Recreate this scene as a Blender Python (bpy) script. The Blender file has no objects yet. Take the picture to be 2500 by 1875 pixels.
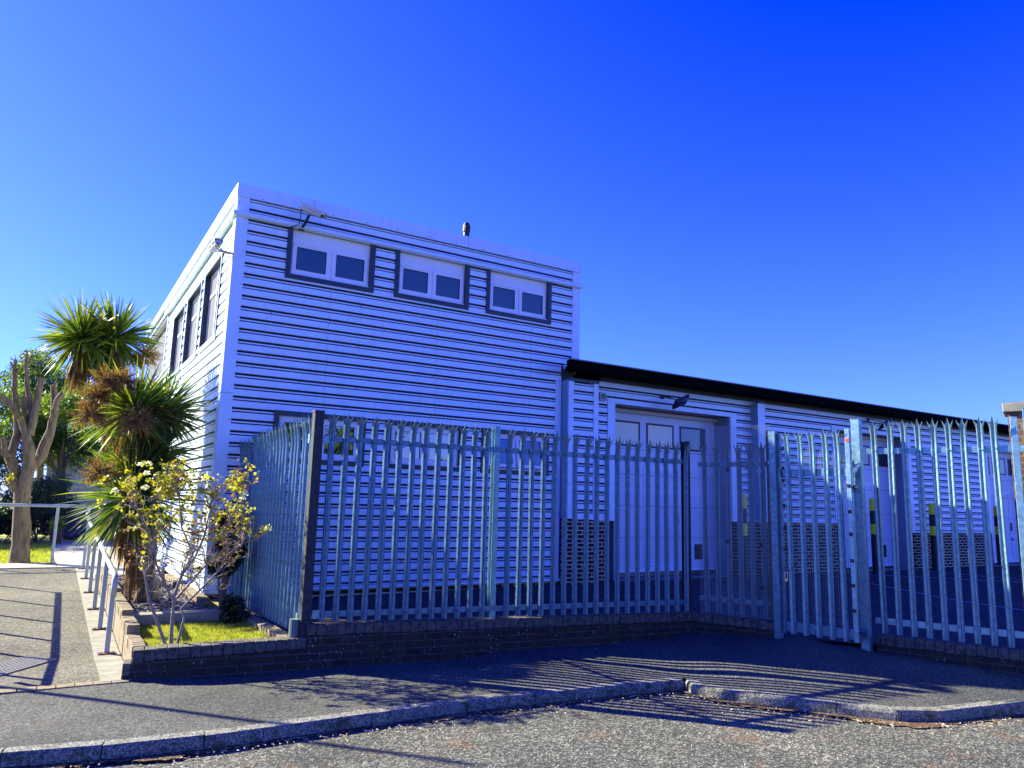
import bpy, math, random
import numpy as np
from mathutils import Vector, Matrix
random.seed(7)
rnd = random.random
def U(a, b): return a + (b - a) * rnd()
sc = bpy.context.scene
COL = sc.collection
# ------------------------------------------------------------------ camera
cd = bpy.data.cameras.new('camera'); cam = bpy.data.objects.new('camera', cd); COL.objects.link(cam)
cd.sensor_width = 36; cd.sensor_fit = 'HORIZONTAL'; cd.lens = 26.1365; cd.clip_start = 0.05; cd.clip_end = 3000
Rm = ((0.85012595, -0.1055907, -0.51588417), (-0.52596866, -0.12310003, -0.84154819), (0.0253543, 0.98676086, -0.16018793))
cam.matrix_world = Matrix.Translation((0, 0, 1.7)) @ Matrix([Rm[0], Rm[1], Rm[2]]).transposed().transposed().to_4x4()
# the viewing direction is -z of the camera
M3 = Matrix(((Rm[0][0], Rm[0][1], -Rm[0][2] * -1), (Rm[1][0], Rm[1][1], Rm[1][2]), (Rm[2][0], Rm[2][1], Rm[2][2])))
cam.matrix_world = Matrix.Translation((0, 0, 1.7)) @ M3.to_4x4()
sc.camera = cam
# ------------------------------------------------------------------ light
SUN_AZ = math.radians(131.2)      # counter-clockwise from +X, towards the sun
SUN_EL = math.radians(30.6)
sd = bpy.data.lights.new('sun', 'SUN'); sun = bpy.data.objects.new('sun', sd); COL.objects.link(sun)
sd.energy = 5.0; sd.angle = math.radians(0.5); sd.color = (1.0, 0.90, 0.66)
sv = Vector((math.cos(SUN_AZ) * math.cos(SUN_EL), math.sin(SUN_AZ) * math.cos(SUN_EL), math.sin(SUN_EL)))
sun.rotation_euler = sv.to_track_quat('Z', 'Y').to_euler()
W = bpy.data.worlds.new('World'); sc.world = W; W.use_nodes = True
nt = W.node_tree; nt.nodes.clear()
sky = nt.nodes.new('ShaderNodeTexSky'); sky.sky_type = 'NISHITA'; sky.sun_disc = False
sky.sun_elevation = SUN_EL; sky.sun_rotation = math.radians(90) - SUN_AZ
sky.altitude = 0; sky.air_density = 1.0; sky.dust_density = 0.3; sky.ozone_density = 3.0
# grade of the sky colour: the photograph's sky is much more saturated than the plain model
sub = nt.nodes.new('ShaderNodeVectorMath'); sub.operation = 'SUBTRACT'; sub.inputs[1].default_value = (0.8, 1.02, 0.0)
mx = nt.nodes.new('ShaderNodeVectorMath'); mx.operation = 'MAXIMUM'; mx.inputs[1].default_value = (0, 0.02, 0)
ml = nt.nodes.new('ShaderNodeVectorMath'); ml.operation = 'MULTIPLY'; ml.inputs[1].default_value = (0.53, 0.76, 2.2)
bg = nt.nodes.new('ShaderNodeBackground'); bg.inputs['Strength'].default_value = 0.055
wo = nt.nodes.new('ShaderNodeOutputWorld')
nt.links.new(sky.outputs[0], sub.inputs[0]); nt.links.new(sub.outputs[0], mx.inputs[0]); nt.links.new(mx.outputs[0], ml.inputs[0]); nt.links.new(ml.outputs[0], bg.inputs[0]); nt.links.new(bg.outputs[0], wo.inputs[0])
sc.view_settings.view_transform = 'Standard'; sc.view_settings.look = 'None'
sc.view_settings.exposure = 1.9; sc.view_settings.gamma = 1.0
# ------------------------------------------------------------------ materials
def newmat(name):
    m = bpy.data.materials.new(name); m.use_nodes = True
    t = m.node_tree; b = t.nodes['Principled BSDF']; return m, t, b
def coord(t, scale=(1, 1, 1), rot=(0, 0, 0)):
    c = t.nodes.new('ShaderNodeTexCoord'); mp = t.nodes.new('ShaderNodeMapping')
    mp.inputs['Scale'].default_value = scale; mp.inputs['Rotation'].default_value = rot
    t.links.new(c.outputs['Object'], mp.inputs[0]); return mp.outputs[0]
def noise(t, v, scale, detail=4, rough=0.6):
    n = t.nodes.new('ShaderNodeTexNoise'); n.inputs['Scale'].default_value = scale
    n.inputs['Detail'].default_value = detail; n.inputs['Roughness'].default_value = rough
    t.links.new(v, n.inputs['Vector']); return n.outputs['Fac']
def voro(t, v, scale, out='Color'):
    n = t.nodes.new('ShaderNodeTexVoronoi'); n.inputs['Scale'].default_value = scale
    t.links.new(v, n.inputs['Vector']); return n.outputs[out]
def ramp(t, f, stops):
    r = t.nodes.new('ShaderNodeValToRGB'); e = r.color_ramp.elements
    while len(e) < len(stops): e.new(0.5)
    for i, (p, c) in enumerate(stops):
        e[i].position = p; e[i].color = (*c, 1) if len(c) == 3 else c
    t.links.new(f, r.inputs[0]); return r.outputs[0]
def mix(t, f, a, b, mode='MIX'):
    n = t.nodes.new('ShaderNodeMix'); n.data_type = 'RGBA'; n.blend_type = mode
    for s, v in ((n.inputs[0], f), (n.inputs[6], a), (n.inputs[7], b)):
        if hasattr(v, 'links') or isinstance(v, bpy.types.NodeSocket): t.links.new(v, s)
        else: s.default_value = v if not isinstance(v, tuple) else ((*v, 1) if len(v) == 3 else v)
    return n.outputs[2]
def bump(t, b, h, strength=0.3, dist=0.01):
    n = t.nodes.new('ShaderNodeBump'); n.inputs['Strength'].default_value = strength; n.inputs['Distance'].default_value = dist
    t.links.new(h, n.inputs['Height']); t.links.new(n.outputs[0], b.inputs['Normal'])
def simple(name, c, rough=0.5, metal=0.0, var=0.12, scale=6, bmp=0.0, spec=None, coat=0):
    m, t, b = newmat(name); v = coord(t)
    f = noise(t, v, scale)
    c2 = tuple(x * (1 - var) for x in c); c3 = tuple(min(1, x * (1 + var)) for x in c)
    t.links.new(ramp(t, f, [(0.3, c2), (0.7, c3)]), b.inputs['Base Color'])
    b.inputs['Roughness'].default_value = rough; b.inputs['Metallic'].default_value = metal
    if spec is not None: b.inputs['Specular IOR Level'].default_value = spec
    if coat: b.inputs['Coat Weight'].default_value = coat; b.inputs['Coat Roughness'].default_value = 0.08
    if bmp: bump(t, b, noise(t, v, scale * 8, 3), bmp, 0.005)
    return m
def aggregate(name, cols, cell, base, stain, bmp=0.5, streak=None, wear=0.38):
    m, t, b = newmat(name); v = coord(t)
    vc = voro(t, v, cell); sep = t.nodes.new('ShaderNodeSeparateColor'); t.links.new(vc, sep.inputs[0])
    c = ramp(t, sep.outputs[0], cols)
    big = noise(t, v, 0.9, 6, 0.65)
    c = mix(t, wear, c, ramp(t, noise(t, v, cell * 0.35, 5, 0.8), [(0.35, base[0]), (0.65, base[1])]))
    c = mix(t, 1.0, c, ramp(t, big, [(0.32, (0.62, 0.62, 0.64)), (0.66, (1.15, 1.12, 1.08))]), 'MULTIPLY')
    sp = noise(t, coord(t, (1, 1, 1)), 2.3, 8, 0.75)
    c = mix(t, ramp(t, sp, [(0.56, (0, 0, 0)), (0.70, (0.75, 0.75, 0.75))]), c, stain)
    big2 = noise(t, coord(t, (1, 1, 1)), 0.35, 3, 0.5)
    c = mix(t, 1.0, c, ramp(t, big2, [(0.35, (0.8, 0.82, 0.84)), (0.65, (1.12, 1.1, 1.05))]), 'MULTIPLY')
    if streak:
        s = noise(t, coord(t, streak), 6, 5, 0.7)
        c = mix(t, 1.0, c, ramp(t, s, [(0.35, (0.72, 0.7, 0.68)), (0.6, (1.1, 1.1, 1.1))]), 'MULTIPLY')
    t.links.new(c, b.inputs['Base Color']); b.inputs['Roughness'].default_value = 0.9
    b.inputs['Specular IOR Level'].default_value = 0.25
    h = mix(t, 0.5, voro(t, v, cell, 'Distance'), noise(t, v, cell * 0.5, 4, 0.7))
    bump(t, b, h, bmp, 0.012)
    return m
M_road = aggregate('worn_road', [(0.0, (0.012, 0.012, 0.013)), (0.3, (0.038, 0.043, 0.040)), (0.7, (0.125, 0.138, 0.110)), (1.0, (0.44, 0.46, 0.35))], 66, ((0.036, 0.042, 0.038), (0.125, 0.135, 0.105)), (0.16, 0.075, 0.03), 0.9)
M_pave = aggregate('footway_asphalt', [(0.0, (0.012, 0.015, 0.014)), (0.5, (0.052, 0.062, 0.056)), (1.0, (0.24, 0.26, 0.22))], 92, ((0.030, 0.036, 0.033), (0.085, 0.097, 0.085)), (0.11, 0.09, 0.06), 0.6)
M_ramp = aggregate('ramp_asphalt', [(0.0, (0.03, 0.032, 0.026)), (0.5, (0.10, 0.105, 0.08)), (1.0, (0.36, 0.36, 0.27))], 80, ((0.06, 0.063, 0.048), (0.15, 0.152, 0.115)), (0.12, 0.09, 0.05), 0.6, streak=(0.6, 5, 1))
M_yard = aggregate('yard_tarmac', [(0.0, (0.02, 0.02, 0.022)), (0.5, (0.04, 0.04, 0.043)), (1.0, (0.09, 0.09, 0.09))], 70, ((0.03, 0.03, 0.032), (0.06, 0.06, 0.063)), (0.05, 0.045, 0.03), 0.4)
M_conc = simple('concrete', (0.22, 0.225, 0.17), 0.85, var=0.25, scale=7, bmp=0.3)
M_flags = simple('concrete_flags', (0.34, 0.33, 0.25), 0.85, var=0.15, scale=3, bmp=0.2)
M_ground = simple('far_ground', (0.10, 0.12, 0.05), 0.95, var=0.4, scale=0.4)
def kerbmat():
    m, t, b = newmat('granite_kerb'); v = coord(t)
    sep = t.nodes.new('ShaderNodeSeparateColor'); t.links.new(voro(t, v, 120), sep.inputs[0])
    c = ramp(t, sep.outputs[0], [(0, (0.04, 0.044, 0.036)), (0.5, (0.17, 0.18, 0.145)), (1, (0.42, 0.43, 0.34))])
    c = mix(t, ramp(t, noise(t, v, 9, 6, 0.7), [(0.5, (0, 0, 0)), (0.62, (0.9, 0.9, 0.9))]), c, (0.05, 0.062, 0.03))
    t.links.new(c, b.inputs['Base Color']); b.inputs['Roughness'].default_value = 0.88
    bump(t, b, noise(t, v, 45, 6, 0.8), 0.8, 0.02); return m
M_kerb = kerbmat()
def brickmat(name, c1, c2, mortar, lichen=0.0, moss=0.0, w=0.225, h=0.075, mort=0.011, rot=(math.radians(90), 0, 0), frost=0.0):
    m, t, b = newmat(name); v = coord(t, (1, 1, 1), rot)
    if rot[0]:
        # x, z plane of the object -> brick plane
        c = t.nodes.new('ShaderNodeTexCoord'); s = t.nodes.new('ShaderNodeSeparateXYZ'); k = t.nodes.new('ShaderNodeCombineXYZ')
        t.links.new(c.outputs['Object'], s.inputs[0])
        a = t.nodes.new('ShaderNodeMath'); a.operation = 'ADD'; t.links.new(s.outputs[0], a.inputs[0]); t.links.new(s.outputs[1], a.inputs[1])
        t.links.new(a.outputs[0], k.inputs[0]); t.links.new(s.outputs[2], k.inputs[1]); v = k.outputs[0]
    br = t.nodes.new('ShaderNodeTexBrick'); t.links.new(v, br.inputs['Vector'])
    br.inputs['Color1'].default_value = (*c1, 1); br.inputs['Color2'].default_value = (*c2, 1); br.inputs['Mortar'].default_value = (*mortar, 1)
    br.inputs['Scale'].default_value = 1; br.inputs['Mortar Size'].default_value = mort; br.inputs['Brick Width'].default_value = w
    br.inputs['Row Height'].default_value = h; br.inputs['Mortar Smooth'].default_value = 0.3; br.inputs['Bias'].default_value = -0.2
    o = coord(t); c = br.outputs['Color']
    c = mix(t, 1.0, c, ramp(t, noise(t, o, 7, 6, 0.7), [(0.3, (0.55, 0.55, 0.55)), (0.7, (1.35, 1.35, 1.3))]), 'MULTIPLY')
    if moss: c = mix(t, ramp(t, noise(t, o, 3.5, 7, 0.75), [(0.48, (0, 0, 0)), (0.62, (moss, moss, moss))]), c, (0.035, 0.045, 0.015))
    if lichen:
        d = voro(t, o, 26, 'Distance'); sp = ramp(t, d, [(0.12, (1, 1, 1)), (0.20, (0, 0, 0))])
        n = ramp(t, noise(t, o, 5, 3), [(0.5, (0, 0, 0)), (0.58, (lichen, lichen, lichen))])
        c = mix(t, mix(t, 1.0, sp, n, 'MULTIPLY'), c, (0.45, 0.46, 0.42))
    t.links.new(c, b.inputs['Base Color']); b.inputs['Roughness'].default_value = 0.9; b.inputs['Specular IOR Level'].default_value = 0.2
    inv = mix(t, 0.35, br.outputs['Fac'], noise(t, o, 60, 5, 0.8))
    n = t.nodes.new('ShaderNodeBump'); n.invert = True; n.inputs['Strength'].default_value = 0.6; n.inputs['Distance'].default_value = 0.01
    t.links.new(inv, n.inputs['Height']); t.links.new(n.outputs[0], b.inputs['Normal']); return m
M_wallbrick = brickmat('old_garden_brick', (0.05, 0.034, 0.026), (0.03, 0.023, 0.02), (0.07, 0.065, 0.055), lichen=0.9, moss=0.7)
M_copebrick = simple('coping_brick', (0.085, 0.08, 0.06), 0.92, var=0.7, scale=18, bmp=0.6)
M_tanbrick = simple('tan_brick', (0.20, 0.165, 0.095), 0.9, var=0.35, scale=16, bmp=0.5)
M_plinth = brickmat('dark_plinth_brick', (0.055, 0.022, 0.014), (0.03, 0.016, 0.013), (0.62, 0.54, 0.36), mort=0.012)
M_pillar = brickmat('brown_pillar_brick', (0.17, 0.09, 0.055), (0.10, 0.065, 0.045), (0.20, 0.17, 0.13))
def cladmat(name, c, rough, coat=0.0):
    m, t, b = newmat(name); o = coord(t, (0.25, 0.25, 1.6))
    f = noise(t, o, 2.2, 4, 0.5)
    t.links.new(ramp(t, f, [(0.3, tuple(x * 0.93 for x in c)), (0.7, c)]), b.inputs['Base Color'])
    st = noise(t, coord(t, (1, 1, 0.08)), 9, 5, 0.65); old = b.inputs['Base Color'].links[0].from_socket
    t.links.new(mix(t, 1.0, old, ramp(t, st, [(0.30, (0.92, 0.92, 0.91)), (0.52, (1, 1, 1))]), 'MULTIPLY'), b.inputs['Base Color'])
    g = noise(t, coord(t), 3.0, 4)
    t.links.new(ramp(t, g, [(0.2, (rough * 0.8,) * 3), (0.8, (rough * 1.25,) * 3)]), b.inputs['Roughness'])
    b.inputs['Coat Weight'].default_value = coat; b.inputs['Coat Roughness'].default_value = 0.12
    bump(t, b, noise(t, coord(t, (1, 1, 0.3)), 1.6, 3), 0.12, 0.02)
    return m
M_clad = cladmat('silver_grey_cladding', (0.68, 0.84, 0.93), 0.34, 0.25)
M_trim = cladmat('pale_flashing', (0.68, 0.84, 0.93), 0.36, 0.2)
M_navy = simple('slate_blue_trim', (0.02, 0.032, 0.042), 0.42, var=0.08)
M_grooveshade = simple('groove_shade_backing', (0.07, 0.09, 0.12), 0.9)  # dark colour stands in for shade in the sheet's pressed grooves
M_white = simple('white_upvc', (0.80, 0.80, 0.79), 0.32, var=0.03)
M_black = simple('black_fascia', (0.0025, 0.0025, 0.003), 0.95, var=0.2, spec=0.05)
M_roofedge = simple('green_grey_roof_edge', (0.16, 0.19, 0.17), 0.6, var=0.3)
M_screw = simple('screw_heads', (0.05, 0.05, 0.06), 0.5)
M_returnshade = simple('return_shade_blue', (0.20, 0.30, 0.36), 0.4)  # shade on the pilaster side faces, put in as a darker blue
M_door = cladmat('garage_door_paint', (0.64, 0.68, 0.76), 0.4, 0.1)
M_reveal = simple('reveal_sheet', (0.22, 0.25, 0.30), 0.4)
def glassmat(name, c, rough=0.03, coat=1.0):
    m, t, b = newmat(name)
    b.inputs['Base Color'].default_value = (*c, 1); b.inputs['Roughness'].default_value = rough
    b.inputs['Specular IOR Level'].default_value = .2 + .8 * coat; b.inputs['Coat Weight'].default_value = coat; b.inputs['Coat IOR'].default_value = 2.1
    b.inputs['Coat Roughness'].default_value = 0.01
    bump(t, b, noise(t, coord(t), 2.5, 2), 0.05, 0.01); return m
M_glass = glassmat('dark_window_glass', (0.008, 0.03, 0.045), coat=0.34)
M_glassd = glassmat('low_gloss_side_glass', (0.02, 0.04, 0.05), rough=.12, coat=0.02)  # dark, weakly reflecting glass for the side windows
M_glassd.node_tree.nodes['Principled BSDF'].inputs['IOR'].default_value = 1.15
M_glassd.node_tree.nodes['Principled BSDF'].inputs['Coat Weight'].default_value = 0
M_glassr = glassmat('mirroring_window_glass', (0.01, 0.015, 0.02), coat=1.0)
M_glassw = glassmat('blind_behind_glass', (0.9, 0.88, 0.62), 0.3, 0.0)
def galv(name, c, rough, metal=0.75, spot=0.25):
    m, t, b = newmat(name); v = coord(t)
    sep = t.nodes.new('ShaderNodeSeparateColor'); t.links.new(voro(t, v, 32), sep.inputs[0])
    cc = ramp(t, sep.outputs[0], [(0, tuple(x * (1 - spot) for x in c)), (1, tuple(min(1, x * (1 + spot)) for x in c))])
    cc = mix(t, ramp(t, noise(t, coord(t, (1, 1, 0.25)), 14, 6, 0.7), [(0.55, (0, 0, 0)), (0.72, (0.55, 0.55, 0.55))]), cc, tuple(x * 1.45 for x in c))
    t.links.new(cc, b.inputs['Base Color']); b.inputs['Metallic'].default_value = metal
    t.links.new(ramp(t, sep.outputs[1], [(0, (rough - 0.08,) * 3), (1, (rough + 0.12,) * 3)]), b.inputs['Roughness'])
    bump(t, b, noise(t, v, 30, 4), 0.15, 0.003); return m
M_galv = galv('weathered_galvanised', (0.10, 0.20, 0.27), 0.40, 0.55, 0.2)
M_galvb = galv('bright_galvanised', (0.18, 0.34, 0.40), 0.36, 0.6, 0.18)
M_darkpost = galv('tarnished_post', (0.026, 0.034, 0.040), 0.6, 0.35)
M_rail = simple('pale_grey_painted_steel', (0.33, 0.39, 0.38), 0.38, var=0.06, metal=0.1)
M_mesh = simple('weld_mesh_wire', (0.20, 0.24, 0.26), 0.5, metal=0.5)
M_boltblack = simple('black_plastic', (0.01, 0.01, 0.01), 0.45)
M_brass = simple('brass', (0.55, 0.42, 0.18), 0.35, metal=0.9)
M_chrome = simple('steel_shackle', (0.7, 0.7, 0.7), 0.2, metal=1.0)
M_yellow = simple('safety_yellow', (0.95, 0.88, 0.01), 0.45, var=0.08)
M_cctv = simple('cream_camera_housing', (0.55, 0.54, 0.48), 0.4, var=0.05)
M_rust = simple('rusty_plate', (0.12, 0.04, 0.025), 0.8, var=0.4, scale=30)
M_line = simple('worn_white_line', (0.45, 0.45, 0.45), 0.8, var=0.5, scale=20)
M_bluecap = simple('blue_plastic', (0.01, 0.05, 0.6), 0.35)
M_red = simple('red_label', (0.75, 0.12, 0.04), 0.5)
def leafmat(name, ca, cb, scale=9, tr=0.35, rough=0.45):
    m, t, b = newmat(name); v = coord(t)
    c = ramp(t, noise(t, v, scale, 3, 0.7), [(0.35, ca), (0.65, cb)])
    t.links.new(c, b.inputs['Base Color']); b.inputs['Roughness'].default_value = rough
    tl = t.nodes.new('ShaderNodeBsdfTranslucent'); t.links.new(mix(t, 1.0, c, (1.6, 1.7, 0.7, 1), 'MULTIPLY'), tl.inputs[0])
    ms = t.nodes.new('ShaderNodeMixShader'); ms.inputs[0].default_value = tr
    t.links.new(b.outputs[0], ms.inputs[1]); t.links.new(tl.outputs[0], ms.inputs[2])
    t.links.new(ms.outputs[0], t.nodes['Material Output'].inputs['Surface']); return m
M_palm = leafmat('palm_blade_green', (0.03, 0.075, 0.012), (0.11, 0.17, 0.02), 4)
M_palmy = leafmat('palm_blade_yellow_green', (0.14, 0.19, 0.02), (0.27, 0.28, 0.035), 6)
M_dead = leafmat('dry_palm_blade', (0.10, 0.055, 0.02), (0.28, 0.15, 0.035), 9, 0.2, 0.8)
M_infl = leafmat('dry_palm_flower', (0.16, 0.09, 0.022), (0.40, 0.24, 0.07), 20, 0.25, 0.9)
M_rosel = leafmat('yellowing_rose_leaf', (0.20, 0.24, 0.015), (0.42, 0.36, 0.02), 14, 0.4)
M_roseb = leafmat('browned_rose_leaf', (0.20, 0.09, 0.03), (0.34, 0.2, 0.06), 18, 0.25, 0.8)
M_petal = leafmat('white_rose_petal', (0.78, 0.78, 0.74), (0.86, 0.86, 0.84), 12, 0.3, 0.6)
M_twig = simple('grey_rose_stem', (0.26, 0.22, 0.17), 0.85, var=0.4, scale=30)
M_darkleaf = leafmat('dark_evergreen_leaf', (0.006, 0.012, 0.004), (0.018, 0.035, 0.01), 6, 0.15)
M_tree1 = leafmat('bright_tree_leaf', (0.08, 0.15, 0.012), (0.20, 0.30, 0.03), 1.2, 0.35)  # lighter of the two tree leaf greens
M_tree2 = leafmat('deep_green_tree_leaf', (0.03, 0.08, 0.012), (0.08, 0.17, 0.02), 1.0, 0.3)
M_shrub = leafmat('grey_green_shrub_leaf', (0.03, 0.06, 0.03), (0.10, 0.17, 0.08), 3, 0.3)
M_grass = leafmat('lawn_grass', (0.17, 0.22, 0.012), (0.46, 0.46, 0.07), 9, 0.3, 0.7)
M_soil = simple('turf_soil', (0.16, 0.17, 0.04), 0.95, var=0.5, scale=14)
def barkmat(name, a, bb):
    m, t, b = newmat(name); v = coord(t, (1, 1, 0.22))
    c = ramp(t, noise(t, v, 16, 8, 0.75), [(0.3, a), (0.55, bb), (0.75, tuple(min(1, x * 1.5) for x in bb))])
    t.links.new(c, b.inputs['Base Color']); b.inputs['Roughness'].default_value = 0.92
    bump(t, b, noise(t, v, 20, 8, 0.8), 1.0, 0.03); return m
M_bark = barkmat('pollard_bark', (0.04, 0.028, 0.015), (0.20, 0.145, 0.085))
M_palmtrunk = barkmat('palm_trunk_bark', (0.10, 0.075, 0.05), (0.30, 0.22, 0.14))
M_cut = simple('sawn_wood', (0.42, 0.28, 0.15), 0.85, var=0.3, scale=20)
M_slate = simple('slate_chipping', (0.12, 0.105, 0.11), 0.6, var=0.6, scale=5)
M_render = simple('pale_render_wall', (0.55, 0.57, 0.62), 0.8)
M_deepblue = simple('deep_blue_paint', (0.01, 0.015, 0.16), 0.5)
M_litter = simple('dry_litter', (0.42, 0.33, 0.18), 0.9, var=0.6, scale=60)
M_litterw = simple('white_litter', (0.75, 0.74, 0.72), 0.7)
M_terracotta = simple('plant_pot', (0.10, 0.06, 0.04), 0.8)
# ------------------------------------------------------------------ mesh helpers
# the two buildings and their fittings are scaled down about the camera position
CAM_SCALE = None
CAM_SCALE_M = Matrix.Translation((0, 0, 0.2006)) @ Matrix.Scale(0.882, 4)
class MB:
    def __init__(s): s.v = []; s.f = []; s.m = []; s.cur = 0
    def add(s, vs, fs):
        o = len(s.v); s.v += [tuple(x) for x in vs]
        for f in fs: s.f.append(tuple(i + o for i in f)); s.m.append(s.cur)
    def box(s, x0, x1, y0, y1, z0, z1):
        s.add([(x0, y0, z0), (x1, y0, z0), (x1, y1, z0), (x0, y1, z0), (x0, y0, z1), (x1, y0, z1), (x1, y1, z1), (x0, y1, z1)],
              [(0, 3, 2, 1), (4, 5, 6, 7), (0, 1, 5, 4), (1, 2, 6, 5), (2, 3, 7, 6), (3, 0, 4, 7)])
        return s
    def obox(s, c, ax, ay, az):   # centre and three half-vectors
        c, ax, ay, az = Vector(c), Vector(ax), Vector(ay), Vector(az)
        P = [c - ax - ay - az, c + ax - ay - az, c + ax + ay - az, c - ax + ay - az, c - ax - ay + az, c + ax - ay + az, c + ax + ay + az, c - ax + ay + az]
        s.add(P, [(0, 3, 2, 1), (4, 5, 6, 7), (0, 1, 5, 4), (1, 2, 6, 5), (2, 3, 7, 6), (3, 0, 4, 7)]); return s
    def prism(s, poly, z0, z1):   # poly of (x, y), z may be callables
        n = len(poly); g = lambda z, p: z(*p) if callable(z) else z
        s.add([(p[0], p[1], g(z0, p)) for p in poly] + [(p[0], p[1], g(z1, p)) for p in poly],
              [tuple(range(n - 1, -1, -1)), tuple(range(n, 2 * n))] + [(i, (i + 1) % n, n + (i + 1) % n, n + i) for i in range(n)]); return s
    def tube(s, pts, r, n=8, cap=True):
        pts = [Vector(p) for p in pts]; rs = r if isinstance(r, (list, tuple)) else [r] * len(pts)
        o = len(s.v); prev = None
        for i, p in enumerate(pts):
            d = (pts[min(i + 1, len(pts) - 1)] - pts[max(i - 1, 0)]).normalized()
            a = prev if prev is not None else (Vector((0, 0, 1)) if abs(d.z) < 0.9 else Vector((1, 0, 0)))
            u = (a - d * a.dot(d)).normalized(); prev = u; w = d.cross(u)
            for k in range(n):
                t = 2 * math.pi * k / n; s.v.append(tuple(p + (u * math.cos(t) + w * math.sin(t)) * rs[i]))
        for i in range(len(pts) - 1):
            for k in range(n):
                a = o + i * n + k; b = o + i * n + (k + 1) % n; s.f.append((a, b, b + n, a + n)); s.m.append(s.cur)
        if cap:
            s.f.append(tuple(o + k for k in range(n - 1, -1, -1))); s.m.append(s.cur)
            s.f.append(tuple(o + (len(pts) - 1) * n + k for k in range(n))); s.m.append(s.cur)
        return s
    def sphere(s, c, r, nu=10, nv=6, jit=0.0, sq=(1, 1, 1)):
        o = len(s.v)
        for j in range(nv + 1):
            for i in range(nu):
                th = math.pi * j / nv; ph = 2 * math.pi * i / nu; q = r * (1 + U(-jit, jit))
                s.v.append((c[0] + q * sq[0] * math.sin(th) * math.cos(ph), c[1] + q * sq[1] * math.sin(th) * math.sin(ph), c[2] + q * sq[2] * math.cos(th)))
        for j in range(nv):
            for i in range(nu):
                a = o + j * nu + i; b = o + j * nu + (i + 1) % nu; s.f.append((a, a + nu, b + nu, b)); s.m.append(s.cur)
        return s
    def build(s, name, mats, parent=None, smooth=False, loc=None):
        me = bpy.data.meshes.new(name); me.from_pydata(s.v, [], s.f)
        for m in (mats if isinstance(mats, (list, tuple)) else [mats]): me.materials.append(m)
        me.polygons.foreach_set('material_index', s.m)
        if smooth: me.polygons.foreach_set('use_smooth', [True] * len(s.f))
        if CAM_SCALE: me.transform(CAM_SCALE)
        me.update(); o = bpy.data.objects.new(name, me); COL.objects.link(o)
        if parent is not None: attach(o, parent)
        return o
def islands(mb, name, mats, parent):
    """one part per connected piece of the builder"""
    par = list(range(len(mb.v)))
    def find(i):
        while par[i] != i: par[i] = par[par[i]]; i = par[i]
        return i
    for f in mb.f:
        for k in f[1:]: par[find(k)] = find(f[0])
    grp = {}
    for fi, f in enumerate(mb.f): grp.setdefault(find(f[0]), []).append(fi)
    out = []
    for g in grp.values():
        ids = sorted({i for fi in g for i in mb.f[fi]}); mp = {v: k for k, v in enumerate(ids)}; n = MB()
        n.v = [mb.v[i] for i in ids]; n.f = [tuple(mp[i] for i in mb.f[fi]) for fi in g]; n.m = [mb.m[fi] for fi in g]
        out.append(n.build(name, mats, parent))
    return out
def attach(o, parent):
    o.parent = parent
    m = Matrix.LocRotScale(parent.location, parent.rotation_euler, parent.scale)
    p = parent.parent
    o.matrix_parent_inverse = (m.inverted() if p is None else (Matrix.Identity(4)))
def thing(name, label, cat, loc=(0, 0, 0), group=None):
    o = bpy.data.objects.new(name, None); o.empty_display_size = 0.2; COL.objects.link(o); o.location = (CAM_SCALE @ Vector(loc)) if CAM_SCALE else loc
    return tag(o, label, cat, group)
def tag(o, label=None, cat=None, group=None, kind=None):
    if label: o['label'] = label
    if cat: o['category'] = cat
    if group: o['group'] = group
    if kind: o['kind'] = kind
    return o
def struct(o): o['kind'] = 'structure'; return o
def copy_tree(o, loc=None, label=None):
    r = o.copy(); COL.objects.link(r)
    if loc: r.location = loc
    if label: r['label'] = label
    def rec(src, dst):
        for ch in [c for c in bpy.data.objects if c.parent == src]:
            k = ch.copy(); COL.objects.link(k); k.parent = dst; rec(ch, k)
    rec(o, r); return r
def bevel(o, w=0.006, seg=2):
    b = o.modifiers.new('bevel', 'BEVEL'); b.width = w; b.segments = seg; b.limit_method = 'ANGLE'; return o
# ------------------------------------------------------------------ ground heights
CP = np.array([(-12, 8.2, -.02), (-12, 7, 0), (-.08, 6.18, 0), (.5, 6.05, 0), (1.15, 5.98, 0), (2.43, 6.0, 0), (3.99, 5.95, 0), (4.92, 5.88, 0), (5.69, 5.75, 0), (5.62, 5.56, 0),
    (5.81, 5.14, 0), (6.3, 4.5, 0), (6.58, 4.05, 0), (6.92, 3.9, 0), (7.43, 3.79, 0), (7.9, 3.67, .02), (.76, 8.02, 0), (1.85, 7.88, -.02), (3.55, 7.67, .0), (5.2, 7.46, .06), (5.0, 6.9, .03),
    (6.66, 7.27, .09), (7.29, 7.19, .14), (7.65, 6.45, .17), (7.85, 6.1, .2), (8.2, 5.7, .16), (8.45, 5.25, .115), (8.7, 4.62, .09), (8.9, 4.2, .06), (9.3, 3.4, .03), (12, 2.2, .05), (-3, 8.3, 0), (-6, 8.5, 0), (9, 6, .2), (3, 6.9, -.01), (5.2, 6.6, .02), (6.6, 6, .07)])
def gz(x, y):
    d = (CP[:, 0] - x) ** 2 + (CP[:, 1] - y) ** 2 + 0.02; w = d ** -1.7; return float((w * CP[:, 2]).sum() / w.sum())
def yz(x, y): return 0.12 + 0.07 * min(1, max(0, (x - 3.5) / 5)) + 0.15 * min(1, max(0, (y - 7.6) / 3.4))
def rz(y): return max(0.0, 0.042 * (y - 9.34))
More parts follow.
